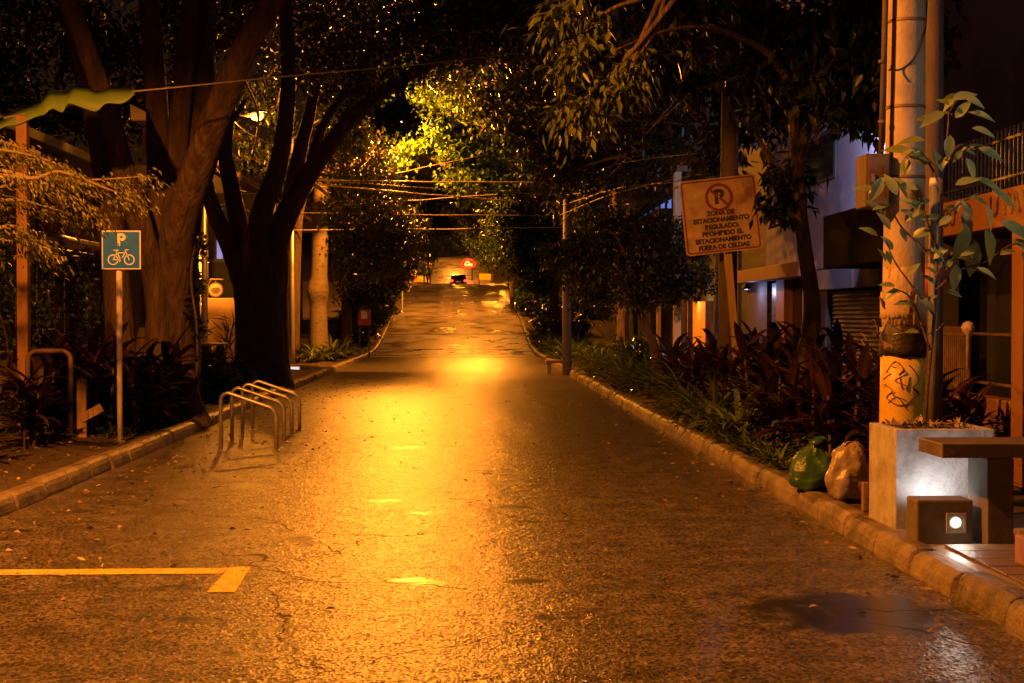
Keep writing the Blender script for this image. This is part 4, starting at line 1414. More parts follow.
# ---- planter with sapling
x0, x1, ya, yb_ = 3.115, 3.84, 10.18, 10.86
zt = .872
t = thing("concrete_planter", "square concrete planter with a white-lit front at the foot of the thick pole", "planter", ((x0 + x1) / 2, ya, KH))
wl = B()
th = .07
wl.box((x0, ya, KH - .03), (x1, ya + th, zt), bev=.009)
wl.build("front_wall", "planter", t)
B().box((x0, ya + th + .001, KH - .03), (x0 + th, yb_ - th - .001, zt - .001), bev=.006).build("side_wall", "planter", t)
B().box((x1 - th, ya + th + .001, KH - .03), (x1, yb_ - th - .001, zt - .001), bev=.006).build("side_wall", "planter", t)
B().box((x0, yb_ - th, KH - .03), (x1, yb_, zt), bev=.009).build("rear_wall", "planter", t)
so = B()
n = 14
vs = [(x0 + .05 + (x1 - x0 - .1) * i / n, ya + .05 + (yb_ - ya - .1) * j / n, zt - .05 + .04 * random.random() + .03 * math.sin(i * 1.3)) for j in range(n + 1) for i in range(n + 1)]
so.add(vs, [(j * (n + 1) + i, j * (n + 1) + i + 1, (j + 1) * (n + 1) + i + 1, (j + 1) * (n + 1) + i) for j in range(n) for i in range(n)])
so.build("soil", "soil", t)
pl = np.stack([rng.uniform(x0 + .06, x1 - .06, 140), rng.uniform(ya + .06, yb_ - .06, 140), np.full(140, zt + .0)], 1)
o = leaf_mesh("planter_litter", pl, .07, .035, "litter", t, droop=-.1)
o.name = "leaf_litter"

YS = 10.55
t = thing("sapling", "young sapling with large pale-lit leaves growing from the concrete planter", "sapling", (W(925, 425, YS).x, YS, zt - .06))
sb_ = B()
main = catmull([W(924, 432, YS), W(928, 380, YS), W(934, 320, YS), W(937, 260, YS), W(940, 200, YS), W(946, 150, YS), W(949, 112, YS)], 5)
sb_.tube(main, [.017 - .0004 * i for i in range(len(main))], 8)
brs = [[(938, 250), (925, 215), (912, 190), (893, 180)], [(938, 262), (915, 240), (900, 225), (885, 195), (880, 178)], [(934, 315), (915, 290), (895, 262), (886, 240)], [(946, 160), (960, 145), (975, 150)], [(940, 220), (958, 205), (975, 195), (988, 190)],
       [(936, 290), (960, 270), (985, 262), (1010, 245), (1024, 246)], [(942, 190), (930, 165), (918, 150), (905, 158)], [(949, 115), (955, 102), (962, 96)], [(937, 275), (950, 256), (966, 252)], [(930, 350), (912, 300), (893, 288)]]
tips = []
for q in brs:
    c = catmull([W(x, y, YS + random.uniform(-.12, .05)) for x, y in q], 4)
    sb_.tube(c, [.008 * (1 - i / len(c)) + .003 for i in range(len(c))], 6)
sb_.build("trunk", "darkbark", t, smooth=True)
lv = [(952, 100, -30, 24), (962, 96, 20, 22), (968, 112, 8, 24), (945, 112, 160, 26), (938, 122, 200, 24), (955, 118, -60, 20), (972, 128, 10, 22), (978, 148, 20, 24), (966, 158, 60, 22), (950, 135, 100, 22), (925, 140, 190, 24), (912, 152, 200, 26), (928, 165, 230, 26),
      (942, 172, 260, 24), (955, 185, 330, 22), (975, 178, 20, 28), (992, 190, 30, 26), (985, 205, 60, 26), (962, 212, 70, 26), (945, 220, 200, 22), (968, 226, 110, 32), (985, 228, 70, 34), (1000, 222, 20, 36), (975, 240, 95, 34), (1012, 240, 20, 24), (1022, 250, 60, 28), (1018, 236, -20, 22),
      (918, 190, 210, 24), (905, 182, 190, 22), (893, 178, 160, 24), (882, 178, 120, 24), (897, 195, 250, 22), (876, 190, 200, 20), (884, 215, 230, 22), (890, 230, 250, 20), (905, 222, 300, 20), (878, 236, 220, 18), (893, 250, 240, 16), (915, 238, 320, 18), (900, 210, 20, 18),
      (948, 252, 200, 20), (962, 250, 20, 20), (956, 264, 90, 24), (968, 258, 40, 18), (944, 262, 240, 18), (886, 262, 250, 14), (895, 286, 200, 14), (930, 200, 180, 20), (935, 186, 60, 20), (1000, 255, 330, 20)]
for q in brs:                      # the small leaves between the large ones
    for k in range(5):
        a_, b2 = random.choice(list(zip(q[:-1], q[1:])))
        f_ = random.random()
        lv.append((a_[0] + (b2[0] - a_[0]) * f_ + random.uniform(-5, 5), a_[1] + (b2[1] - a_[1]) * f_ + random.uniform(-4, 6), random.uniform(-60, 240), random.uniform(11, 20)))
lb = B()
for (px, py, ang, ln) in lv:
    p = W(px, py, YS + random.uniform(-.16, .06))
    L = ln / F * YS * 1.15
    a = math.radians(-ang)
    h = Vector((math.cos(a), random.uniform(-.5, .3), math.sin(a) * .9 - .1)).normalized()
    up = Vector((random.uniform(-.4, .4), -.75, .75)).normalized()
    sd = h.cross(up).normalized()
    nn = sd.cross(h).normalized()
    seg = 6
    vs, fs = [], []
    for i in range(seg + 1):
        u = i / seg
        w = L * .21 * math.sin(PI * (u ** .8)) + .001
        c = p + h * L * u - nn * L * .25 * u * u
        vs += [c - sd * w + nn * w * .3, c, c + sd * w + nn * w * .3]
    for i in range(seg):
        o_ = 3 * i
        fs += [(o_, o_ + 1, o_ + 4, o_ + 3), (o_ + 1, o_ + 2, o_ + 5, o_ + 4)]
    lb.add(vs, fs)
lb.build("foliage", "leafsap", t, smooth=True)

# ---- concrete table and light box
t = thing("concrete_table", "dark slab table on one thick leg in front of the concrete planter", "table", (3.6, 9.5, KH))
ztop = .845
B().box((3.17, 9.34, ztop - .098), (4.7, 9.84, ztop), bev=.008).build("tabletop", "darkwood", t)
B().box((3.50, 9.40, KH - .03), (3.68, 9.78, ztop - .107), bev=.008).build("leg", "boxconc", t)
B().box((4.42, 9.40, KH - .03), (4.58, 9.78, ztop - .107), bev=.008).build("leg", "boxconc", t)
xb0, xb1, yb0, yb1 = 3.055, 3.44, 9.5, 9.74
zb = .448
t = thing("light_box", "squat concrete light box with a small square lit window, under the table", "light box", ((xb0 + xb1) / 2, yb0, KH))
bx = B().box((xb0, yb0, KH - .03), (xb1, yb1, zb), bev=.012).build("body", "boxconc", t)
c = W(956, 523, yb0)
for yy, sgn in ((yb0, -1), (yb1, 1)):
    f = B()
    h = .068
    for (dx0, dx1, dz0, dz1) in ((-h, h, h - .018, h), (-h, h, -h, -h + .018), (-h, -h + .018, -h + .018, h - .018), (h - .018, h, -h + .018, h - .018)):
        f.box((c.x + dx0, yy + sgn * .012, c.z + dz0), (c.x + dx1, yy - sgn * .006, c.z + dz1), bev=.002)
    fr_ = f.build("window_frame", "planter", t)
    B().box((c.x - h + .018, yy + sgn * .002, c.z - h + .018), (c.x + h - .018, yy - sgn * .004, c.z + h - .018)).build("back_plate", "planter", fr_)
    B().ring((c.x - .004, yy + sgn * .009, c.z + .004), 0, .036, (1, 0, 0), (0, 0, 1), (0, -sgn * .006, 0), 24).build("lens", "e_white", fr_)


def lamp(name, loc, power, col, parent=None, kind='POINT', rad=.04, rot=None, size=120):
    ld = bpy.data.lights.new(name, kind)
    ld.energy, ld.color, ld.shadow_soft_size = power, col, rad
    if kind == 'SPOT':
        ld.spot_size, ld.spot_blend = math.radians(size), .7
    lo = bpy.data.objects.new(name, ld)
    COL.objects.link(lo)
    if parent:
        lo.parent = parent
        lo.location = Vector(loc) - parent.location
    else:
        lo.location = loc
    if rot:
        lo.rotation_euler = rot
    return lo


lamp("house_light", HOUSE_LAMP[1], 230, (1, .33, .03), HOUSE_LAMP[0], rad=.06)
lamp("front_lamp", (c.x, yb0 - .06, c.z - .01), 4, (1, .9, .74), t, 'SPOT', .025, (math.radians(-42), 0, 0), 130)
lamp("rear_lamp", (c.x + .05, 9.96, c.z + .0), 11, (.95, .97, 1.0), t, 'SPOT', .05, (math.radians(172), 0, 0), 165)

# wooden edge blocks and boards of the pavement in front
bd = B()
for k in range(5):
    bd.box((3.2, 8.0 + .28 * k, KH - .008), (5.2, 8.26 + .28 * k, KH + .008), rot=None, bev=.004)
t = thing("wooden_deck", "wet wooden boards laid on the pavement in front of the light box", "deck", (4.2, 8.6, KH))
bd.build("board", surf("deck_wood", (.15, .105, .07), .4, var=.35, scale=3, bump=.4, stretch=(.5, 4, 4)), t)
a = W(1021, 585, 8.5)
t = thing("edge_block", "reddish block at the kerb by the wooden boards", "block", (a.x + .1, 8.5, KH))
B().box((a.x - .0, 8.4, KH + .009), (a.x + .22, 8.62, .36), bev=.02).build("block", "brick", t)
B().box((a.x + .02, 8.42, .361), (a.x + .2, 8.6, .375), bev=.004).build("cap", "darkwood", t)

# ---- rubbish bags and the little post
PU = (0, .06, .2, .36, .52, .66, .78, .88, .95, 1)


def bag(name, label, c, r, h, mat, tie, seed, prof):
    rs_ = random.Random(seed)
    t = thing(name, label, "rubbish bag", c)
    n, m = 28, 16
    vs, fs = [], []
    ph = [rs_.uniform(0, 6) for _ in range(6)]
    for j in range(m + 1):
        u = j / m
        for k in range(n):
            a = 2 * PI * k / n
            rr = r * float(np.interp(u, PU, prof))
            rr *= 1 + .07 * math.sin(3 * a + ph[0] + u * 4) + .06 * math.sin(5 * a + ph[1] - u * 6) + .035 * math.sin(9 * a + ph[2] + u * 9) * (1 + u) + .03 * math.sin(17 * a + ph[3]) * u + rs_.uniform(-.015, .015)
            lean = tie * u * u
            vs.append((c[0] + rr * math.cos(a) + lean + .012 * math.sin(u * 11 + ph[4]), c[1] + rr * .85 * math.sin(a), c[2] + h * u ** .95 + .012 * math.sin(4 * a + ph[5]) * (1 - u)))
    for j in range(m):
        for k in range(n):
            fs.append((j * n + k, j * n + (k + 1) % n, (j + 1) * n + (k + 1) % n, (j + 1) * n + k))
    fs.append(tuple(range(n)))
    fs.append(tuple(m * n + k for k in range(n)))
    o = B().add(vs, fs).build("sack", mat, t, smooth=True)
    s = o.modifiers.new("smooth", 'SUBSURF')
    s.levels = s.render_levels = 2
    for nm, size, st_ in (("folds", .3, .04), ("creases", .12, .012)):
        tx = bpy.data.textures.new(nm, 'CLOUDS')
        tx.noise_scale, tx.noise_depth, tx.noise_type = size, 3, 'HARD_NOISE'
        dm = o.modifiers.new(nm, 'DISPLACE')
        dm.texture, dm.strength, dm.mid_level = tx, st_, .4
    top = Vector((c[0] + tie, c[1], c[2] + h * .96))
    e_ = B()
    for k in range(4):
        a = k * 1.6 + seed
        d_ = Vector((math.cos(a), math.sin(a) * .8, .55 + .3 * rs_.random())) * r * .5
        w_ = Vector((-math.sin(a), math.cos(a), 0)) * r * .2
        vs = []
        for i in range(6):
            u = i / 5
            p_ = top + d_ * u + Vector((0, 0, -.09 * u * u))
            ww = w_ * (.25 + 1.1 * u)
            vs += [p_ - ww, p_ + Vector((0, 0, .02 * math.sin(u * 9 + k))), p_ + ww + Vector((0, 0, .015))]
        e_.add(vs, [q for i in range(5) for q in ((3 * i, 3 * i + 1, 3 * i + 4, 3 * i + 3), (3 * i + 1, 3 * i + 2, 3 * i + 5, 3 * i + 4))])
    eo = e_.build("tied_top", mat, t, smooth=True)
    eo.modifiers.new("thickness", 'SOLIDIFY').thickness = .004
    return t


g = W(812, 489, 12.5)
bag("rubbish_bag", "green plastic rubbish bag knotted at its peak, on the kerb", (g.x, 12.5, KH - .01), .235, .46, "bagg", .03, 3, (.6, .86, 1.0, .98, .84, .62, .40, .2, .1, .07))
g2 = W(845, 503, 11.75)
tb = bag("rubbish_bag", "crumpled tan rubbish bag beside the green one", (g2.x, 11.75, KH - .01), .18, .49, "bagb", .06, 8, (.6, .88, 1.0, .96, .9, .84, .8, .66, .4, .2))
a = W(865, 511, 11.2)
t = thing("small_post", "short pale wooden post between the tan bag and the concrete planter", "post", (a.x, 11.2, KH))
B().box((a.x - .025, 11.17, KH - .02), (a.x + .02, 11.22, W(865, 482, 11.2).z), bev=.005).build("upright", "wood", t)
B().box((a.x + .021, 11.175, .3), (a.x + .11, 11.21, .335), bev=.004).build("cross_piece", "wood", t)

# ---- tilted no-parking sign
YN = 20.8
tl, tr_, br_, bl = W(677.5, 182, YN), W(753.5, 174, YN), W(764, 248, YN), W(688, 256.5, YN)
cc = (tl + tr_ + br_ + bl) / 4
uu = ((tr_ - tl) + (br_ - bl)).normalized()
vv = ((tl - bl) + (tr_ - br_)).normalized()
vv = (vv - uu * vv.dot(uu)).normalized()
sw = ((tr_ - tl).length + (br_ - bl).length) / 4
sh = ((tl - bl).length + (tr_ - br_).length) / 4
t = thing("no_parking_sign", "tilted weathered square no-parking sign with six lines of text on a leaning wooden post", "sign", (W(738, 380, YN).x, YN, KH))
nrm = Vector((0, -1, 0))


def SP(x, y, o=0.0):
    return cc + uu * x + vv * y + nrm * o


def rrect(hw, hh, r, k=5):
    out = []
    for (sx, sy, a0) in ((1, 1, 0), (-1, 1, PI / 2), (-1, -1, PI), (1, -1, 1.5 * PI)):
        for i in range(k + 1):
            a = a0 + PI / 2 * i / k
            out.append((sx * (hw - r) + r * math.cos(a), sy * (hh - r) + r * math.sin(a)))
    return out


B().prism([SP(x, y) for x, y in rrect(sw, sh, .05)], nrm * -.012).build("sign_plate", "signface", t)
bd = B()
o1, o2 = rrect(sw - .02, sh - .02, .04), rrect(sw - .042, sh - .042, .03)
n = len(o1)
bd.add([SP(x, y, .003) for x, y in o1] + [SP(x, y, .003) for x, y in o2], [(i, (i + 1) % n, n + (i + 1) % n, n + i) for i in range(n)])
bd.build("border_line", "signred", t)
rc = SP(-.0, sh * .48, .003)
B().ring(rc, .165, .205, uu, vv, nrm * .003, 40).build("red_ring", "signred", t)
B().stroke([rc + (-uu + vv) * .125 + nrm * .004, rc + (uu - vv) * .125 + nrm * .004], .04, nrm, .003).build("red_slash", "signred", t)
ROT = Matrix(((uu.x, vv.x, nrm.x), (uu.y, vv.y, nrm.y), (uu.z, vv.z, nrm.z))).to_4x4()
text("letter", "P", .28, "signink", Matrix.Translation(rc + nrm * .001) @ ROT, t, bold=.014)
for i, ln in enumerate(["ZONA DE", "ESTACIONAMIENTO", "REGULADO,", "PROHIBIDO EL", "ESTACIONAMIENTO", "FUERA DE CELDAS"]):
    text("text_line", ln, .092, "signink", Matrix.Translation(SP(0, .035 - .099 * i, .003)) @ ROT, t, bold=.0055, sx=1.0 if len(ln) < 14 else .98)
a, b_ = W(726, 225, YN + .06), W(742, 390, YN + .06)
b_.z = KH - .05
pb_ = B()
dirn = (a - b_).normalized()
e = dirn.cross(nrm).normalized() * .052
f = Vector((0, .07, 0))
pb_.prism([a + e, a - e, b_ - e, b_ + e], f)
pb_.build("post", "wood", t)
for s in (.3, -.3):
    B().lathe(SP(.0, s * .9, .004) , [(.014, -.006), (.014, .006)], 8).build("bolt", "galv", t)
# wooden utility pole behind it
YU = 21.15
x0_, x1_ = W(727, 380, YU), W(731, 50, YU)
t = thing("wooden_pole", "old round utility pole rising behind the tilted no-parking sign", "utility pole", (x0_.x, YU, KH))
B().tube([Vector((x0_.x, YU, KH - .1)), W(728, 250, YU), x1_, W(732, -120, YU)], [.15, .14, .125, .11], 14, wob=.03).build("shaft", "poledark", t, smooth=True)
B().box((x1_.x - .7, YU - .2, 7.3), (x1_.x + .7, YU - .08, 7.42), bev=.01).build("cross_arm", "wood", t)
for s in (-.55, -.2, .2, .55):
    B().lathe((x1_.x + s, YU - .14, 7.42), [(.02, 0), (.045, .04), (.03, .08), (.045, .11), (.02, .14)], 10).build("insulator", "galv", t)

# ---- slim pole far on the right
t = thing("pale_slim_pole", "slim pale pole standing in the strap-leaved plants by the orange ledge", "pole", (W(567, 365, 40).x, 40, KH))
B().tube([(W(567, 365, 40).x, 40, 0), W(566.5, 280, 40), W(567, 190, 40)], [.13, .115, .1], 10, wob=.03).build("shaft", "palebark", t, smooth=True)
B().tube([W(567, 190, 40), W(567, 186, 40)], [.12, .12], 10).build("cap", "rust", t)
a = W(557, 363, 41)
t = thing("orange_ledge", "small orange-topped stand at the kerb below the slim pale pole", "stand", (a.x, 41, KH))
B().box((a.x - .34, 40.75, a.z - .0), (a.x + .34, 41.2, a.z + .09), bev=.02).build("top", "brick", t)
for s in (-.24, .24):
    B().box((a.x + s - .06, 40.85, 0.02), (a.x + s + .06, 41.1, a.z - .002), bev=.01).build("leg", "wood", t)

# ---- small tree on the right
D5 = 18.6
st = [(tr(D5, (797, 400, 0), (800, 370, 0), (810, 335, 0), (812, 300, .1), (806, 255, .1), (800, 205, 0), (797, 150, 0), (795, 90, -.2), (798, 20, -.4)), .155, .06),
      (tr(D5, (803, 235, .1), (790, 200, .2), (775, 172, .5), (762, 145, 1.8), (745, 110, 3.4)), .07, .025),
      (tr(D5, (797, 160, 0), (815, 120, -.2), (840, 90, -.5), (870, 60, -.8)), .06, .025),
      (tr(D5, (795, 95, -.2), (770, 55, -.6), (720, 30, -1.2), (670, 30, -1.8), (615, 50, -2.3)), .06, .015),
      (tr(D5, (775, 172, .3), (770, 195, .3), (765, 215, .2)), .025, .01)]
t5 = [(W(x, y, D5 + dd), (r, r, r * .7), n, 11, .13) for (x, y, dd, r, n) in [(750, 120, 4.2, .7, 40), (720, 150, 3.8, .55, 30), (790, 95, 0, .5, 34), (835, 95, -.5, .65, 40), (865, 75, -.8, .6, 40), (760, 70, .2, .7, 40), (825, 55, 0, .7, 40), (880, 110, -.6, .42, 24),
      (787, 178, .3, .24, 12), (780, 208, .1, .2, 9), (780, 30, -.2, .7, 40), (850, 20, -.4, .7, 40), (735, 40, 4.2, .8, 40), (690, 70, 4, .6, 34), (850, 105, -.3, .3, 12), (900, 60, -.6, .6, 30), (720, 5, 4, .8, 40), (680, 20, -.8, .65, 36), (900, 10, -.4, .7, 36)]]
tree("small_tree", "slender dark-leaved tree with a crooked trunk before the pale house wall", (W(797, 400, D5).x, D5, KH), st, t5, "leafdark", .22, .085, "darkbark", droop=1.0)
# overhanging lit branch with broad hanging leaflets
t = thing("overhanging_branch_tree", "leafy branch with drooping orange-lit leaflets hanging over the road at the top", "tree", (5.0, 11.2, KH))
ob = B()
ob.tube(catmull([(5.0, 11.2, KH - .1), (5.05, 11.3, 2.5), (5.0, 11.7, 4.6), (4.2, 15, 6.6)], 5), [.14 - .004 * i for i in range(16)], 10, lobes=.04)
Pt, Dr = [], []
for q in ([(720, -60), (670, 5), (625, 60), (590, 95), (560, 105)], [(720, -60), (660, -10), (610, 10), (580, 40), (568, 62)], [(700, -60), (650, 20), (632, 65), (625, 78)], [(640, -80), (600, -30), (570, 0), (548, 12)], [(690, -50), (655, 30), (605, 100), (580, 112)]):
    c = catmull([(4.2, 15, 6.6)] + [W(x, y, 15.2 - .1 * k) for k, (x, y) in enumerate(q)], 6)
    ob.tube(c, [.04 * (1 - i / len(c)) + .006 for i in range(len(c))], 6, cap=False)
    for i in range(int(len(c) * .62), len(c)):
        p = np.array(c[i])
        for k in range(7):
            dd = rng.normal(size=3) * .7 + np.array([-.3, -.1, -1.0])
            ln = random.uniform(.12, .26)
            for u in np.linspace(.2, 1, 3):
                Pt.append(p + dd * ln * u * .8 + rng.normal(size=3) * .05)
                Dr.append(dd)
for (x, y, z, r) in ((-1.3, 15, 6.6, .6), (-.5, 15, 6.4, .62), (.4, 15.1, 6.3, .6), (1.1, 15, 6.2, .55), (2.0, 15, 6.5, .6), (3, 15.2, 6.4, .6)):  # unseen clumps added above the view to keep lamp light off the house wall
    p_, q_ = clump((x, y, z), (r, r, r * .7), 46, 14, .13)
    Pt += list(p_)
    Dr += list(rng.normal(size=(len(p_), 3)) * .7 + np.array([-.3, -.1, -1.0]))
    ob.tube(catmull([(4.2, 15, 6.6), ((x + 4.2) / 2, y, z + .5), (x, y, z)], 4), [.035 - .003 * i for i in range(9)], 6, cap=False)
ob.build("trunk", "darkbark", t, smooth=True)
leaf_mesh("crown", np.array(Pt), .15, .05, "leafbig", t, dirs=np.array(Dr), droop=.2)
# round dark bushy tree
D6 = 27
cx = W(632, 262, D6)
st = [([Vector((cx.x + .5, D6, KH - .1)), Vector((cx.x + .45, D6, 1)), Vector((cx.x + .1, D6, 1.9)), cx], .11, .06)]
for (dx, dz, dy) in ((-1, .2, .3), (1, .1, -.2), (.3, .7, .4), (-.5, .6, -.4), (.9, -.3, .4), (-1.1, -.3, 0)):
    st.append(([Vector((cx.x + .1, D6, 1.9)), cx + Vector((dx * .5, dy, dz * .5)), cx + Vector((dx, dy, dz))], .05, .015))
t6 = [(W(x, y, D6 + dd), (r, r, r * .7), n, 16, .12) for (x, y, dd, r, n) in [(600, 255, 0, .75, 60), (640, 245, .2, .85, 70), (675, 262, 0, .7, 60), (690, 280, -.2, .5, 40), (625, 285, -.2, .7, 50), (575, 270, 0, .5, 36), (655, 290, 0, .6, 44), (615, 225, .4, .6, 40), (560, 250, .2, .45, 26), (600, 300, 0, .45, 26), (665, 232, .3, .5, 30)]]
tree("bushy_tree", "round dark bushy tree over the strap-leaved plants, below the blue-lit balcony", (cx.x + .5, D6, KH), st, t6, "leafdark", .12, .055, "darkbark", droop=.5)
# canopy trees on the right, dark against the sky
st = [([Vector((5.2, 29, KH)), Vector((5.3, 29, 3)), Vector((4.8, 28, 6)), Vector((4, 27, 8))], .22, .1)]
t7 = [((x, y, z), (r, r, r * .7), 50, 15, .24) for (x, y, z, r) in [(4, 26, 7.6, 1.5), (2.4, 26, 7.2, 1.4), (5.5, 27, 7.4, 1.5), (3.2, 29, 6.6, 1.3), (5.2, 24, 8, 1.5), (1.2, 27.5, 7.6, 1.3), (3.8, 31, 6.6, 1.4), (6.4, 30, 6.4, 1.5), (2.2, 31, 7.2, 1.3), (.2, 28, 7.6, 1.2), (1.5, 24.5, 7.6, 1.2), (4.2, 29, 5.2, 1.0), (2.9, 33, 6.2, 1.2), (1.6, 34, 5.8, 1.0), (2.4, 34.2, 5.1, 1.0), (3.3, 34, 5.3, 1.0), (1.4, 33, 6.7, 1.0), (4.3, 33.5, 5.6, 1.1)]]
tree("canopy_tree", "tall tree whose dark crown fills the top behind the old utility pole", (5.2, 29, KH), st, t7, "leafdark", .18, .085, "darkbark")
st = [([Vector((5.0, 45, .1)), Vector((5.0, 45, 3.5)), Vector((4.6, 44, 6))], .22, .12)]
t8 = [((x, y, z), (r, r, r * .7), 55, 15, .24) for (x, y, z, r) in [(4, 44, 7, 1.6), (2.4, 43, 7.4, 1.5), (5.5, 44, 6, 1.5), (3.2, 46, 5.8, 1.3), (1.2, 44, 8, 1.5), (2.6, 48, 6.8, 1.5), (4.6, 41, 7.6, 1.5), (3.6, 43, 5.2, 1.0), (2, 41, 8.6, 1.5), (0, 42, 9, 1.5), (3.4, 39, 8.6, 1.4)]]
tree("canopy_tree", "tall dark tree over the slim pale pole on the right kerb", (5.0, 45, KH), st, t8, "leafdark", .2, .09, "darkbark")

# ---- pale house on the right, wall along the street
XH = 6.6
ya, yb_ = 21.6, 31.0
t = thing("pale_house", "pale bluish house wall with a rolling shutter and a blue door behind the slender tree", "house", (XH, 26, KH))
zlow = 2.55
B().box((XH, ya, zlow), (XH + 4, yb_, 8.5), bev=.02).build("upper_wall", "bluewall", t)
# ground floor: piers and openings
def ypx(px):
    return FX(px, 300, XH).y


def yz(px0, px1):
    return ypx(px1), ypx(px0)


sh0, sh1 = yz(826, 880)
dr0, dr1 = yz(746, 775)
gl0, gl1 = yz(783, 812)
B().box((XH + .02, ya - .4, KH), (XH + .3, sh0 - .003, zlow - .003), bev=.01).build("pier", "greywall", t)
B().box((XH + .02, sh1 + .003, KH), (XH + .3, gl0 - .003, zlow - .003), bev=.01).build("pier", "greywall", t)
B().box((XH + .02, gl1 + .003, KH), (XH + .3, dr0 - .003, zlow - .003), bev=.01).build("pier", "orange", t)
B().box((XH + .02, dr1 + .003, KH), (XH + .3, yb_, zlow - .003), bev=.01).build("pier", "greywall", t)
B().box((XH + 1.2, ya, KH), (XH + 1.3, yb_, zlow - .003)).build("inner_wall", "dark", t)
# shutter of slats
s = B()
z = KH
n = int((2.15 - KH) / .075)
vs, fs = [], []
for i in range(n + 1):
    zz_ = KH + (2.15 - KH) * i / n
    for dx in ((.12, .085) if i < n else (.12,)):
        vs += [(XH + dx, sh0, zz_ + (.035 if dx < .1 else 0)), (XH + dx, sh1, zz_ + (.035 if dx < .1 else 0))]
for i in range(len(vs) // 2 - 1):
    fs.append((2 * i, 2 * i + 1, 2 * i + 3, 2 * i + 2))
shm = s.add(vs, fs).build("rolling_shutter", "shutter", t)
g_ = B()
rs_ = random.Random(4)
for k in range(9):
    yy, z_ = sh0 + .9 + rs_.uniform(-.5, .5), 1.55 - k * .11
    g_.tube(catmull([(XH + .078, yy + rs_.uniform(-.3, .3), z_ + rs_.uniform(-.08, .08)) for _ in range(4)], 4), .012, 4)
g_.build("graffiti", "paper", shm)
B().box((XH - .05, sh0 - .1, 2.16), (XH + .2, sh1 + 1.0, 2.52), bev=.01).build("shutter_box", "bluewall", t)
d_ = B().box((XH + .1, dr0, KH), (XH + .16, dr1, 2.4), bev=.008).build("door", "bluedoor", t)
ln_ = B()
for z_ in (.95, 1.7):
    ln_.box((XH + .088, dr0 + .12, z_), (XH + .0985, dr1 - .12, z_ + .03))
ln_.build("door_rail", "bluedoor", d_)
B().lathe((XH + .05, dr0 + .25, 1.15), [(.03, 0), (.035, .05), (.02, .09)], 10).build("handle", "galv", d_)
w = B().box((XH + .2, gl0, .6), (XH + .24, gl1, 2.35)).build("shop_window", "glass", t)
for f in (0, .5, 1):
    yy = gl0 + (gl1 - gl0) * f
    B().box((XH + .12, yy - .04, KH), (XH + .198, yy + .04, 2.45), bev=.005).build("frame", "brick", w)
dl = thing("door_lamp", "small cool lamp above the blue door of the pale house", "lamp", (XH - .3, (dr0 + dr1) / 2, 2.3))
B().lathe((XH - .3, (dr0 + dr1) / 2, 2.27), [(.1, 0), (.11, .03), (.05, .1), (.02, .14)], 12).build("shade", "black", dl)
B().tube([(XH - .3, (dr0 + dr1) / 2, 2.4), (XH + .02, (dr0 + dr1) / 2, 2.46)], .015, 6).build("arm", "black", dl)
lamp("door_light", (XH - .3, (dr0 + dr1) / 2, 2.22), 20, (.5, .55, 1.0), dl, rad=.05)
# black box awning, cornice of orange plaster, upper window
a, b_ = FX(878, 236, XH - .9), FX(820, 236, XH - .9)
B().box((XH - .85, a.y, FX(850, 265, XH - .9).z), (XH - .003, b_.y, FX(850, 208, XH - .9).z), bev=.02).build("box_awning", surf("matt_black_sheet", (.012, .011, .011), .95, spec=.1), t)
B().box((XH - .35, ypx(817), zlow - .12), (XH - .003, ypx(742), zlow + .16), bev=.015).build("ledge", "orange", t)
u0, u1 = yz(791, 836)
fw = B().box((XH - .03, u0, FX(810, 187, XH).z), (XH + .05, u1, FX(810, 140, XH).z)).build("window", "greywall", t)
B().box((XH - .036, u0 + .1, FX(810, 184, XH).z), (XH - .031, u1 - .1, FX(810, 143, XH).z)).build("pane", "glass", fw)
# wall lamp behind the pole that washes the wall
lmp = thing("wall_floodlight", "cool floodlight on the pale house, hidden behind the thick pole", "floodlight", (XH - .5, 21.2, 4.6))
B().box((XH - .62, 21.1, 4.52), (XH - .35, 21.32, 4.7), bev=.015).build("housing", "black", lmp)
B().tube([(XH - .4, 21.4, 4.6), (XH, 21.75, 4.6)], .02, 6).build("arm", "black", lmp)
B().box((XH - .6, 21.321, 4.54), (XH - .37, 21.33, 4.68)).build("lens", "e_pale", lmp)
lamp("flood_light", (XH - .62, 21.5, 4.62), 700, (.54, .54, 1.0), lmp, 'SPOT', .1, (math.radians(82), 0, math.radians(-20)), 96)

# ---- farther house with the blue-lit balcony and posts
t = thing("balcony_house", "dark house with a blue-lit balcony and orange-lit gate posts behind the bushy tree", "house", (XH, 48, KH))
B().box((XH + .5, 33, 0), (XH + 5, 70, 8.5), bev=.03).build("wall", "dark", t)
y0_, y1_ = ypx(674), ypx(612)
zb0, zb1 = FX(650, 220, XH).z, FX(650, 209, XH).z
B().box((XH - .5, y0_, zb0 - .25), (XH + .497, y1_, zb0 - .02), bev=.02).build("balcony_slab", "dark", t)
wb = B()
n = 12
w = B().box((XH + .3, y0_ + .1, zb0 + .0), (XH + .498, y1_ - .1, zb1 + .1)).build("lit_window", "e_blue", t)
for i in range(n):
    yy = y0_ + (y1_ - y0_) * (i + .5) / n
    wb.box((XH + .27, yy - .1 - .12 * (i % 3), zb0), (XH + .299, yy + .1, zb1 + .12))
wb.build("mullion", "black", w)
rl = B()
for yy in np.linspace(y0_, y1_, 60):
    rl.box((XH - .46, yy - .02, zb0 - .02), (XH - .43, yy + .02, zb0 + .28))
rl.box((XH - .47, y0_, zb0 + .28), (XH - .42, y1_, zb0 + .33))
rl.build("railing", "black", t)
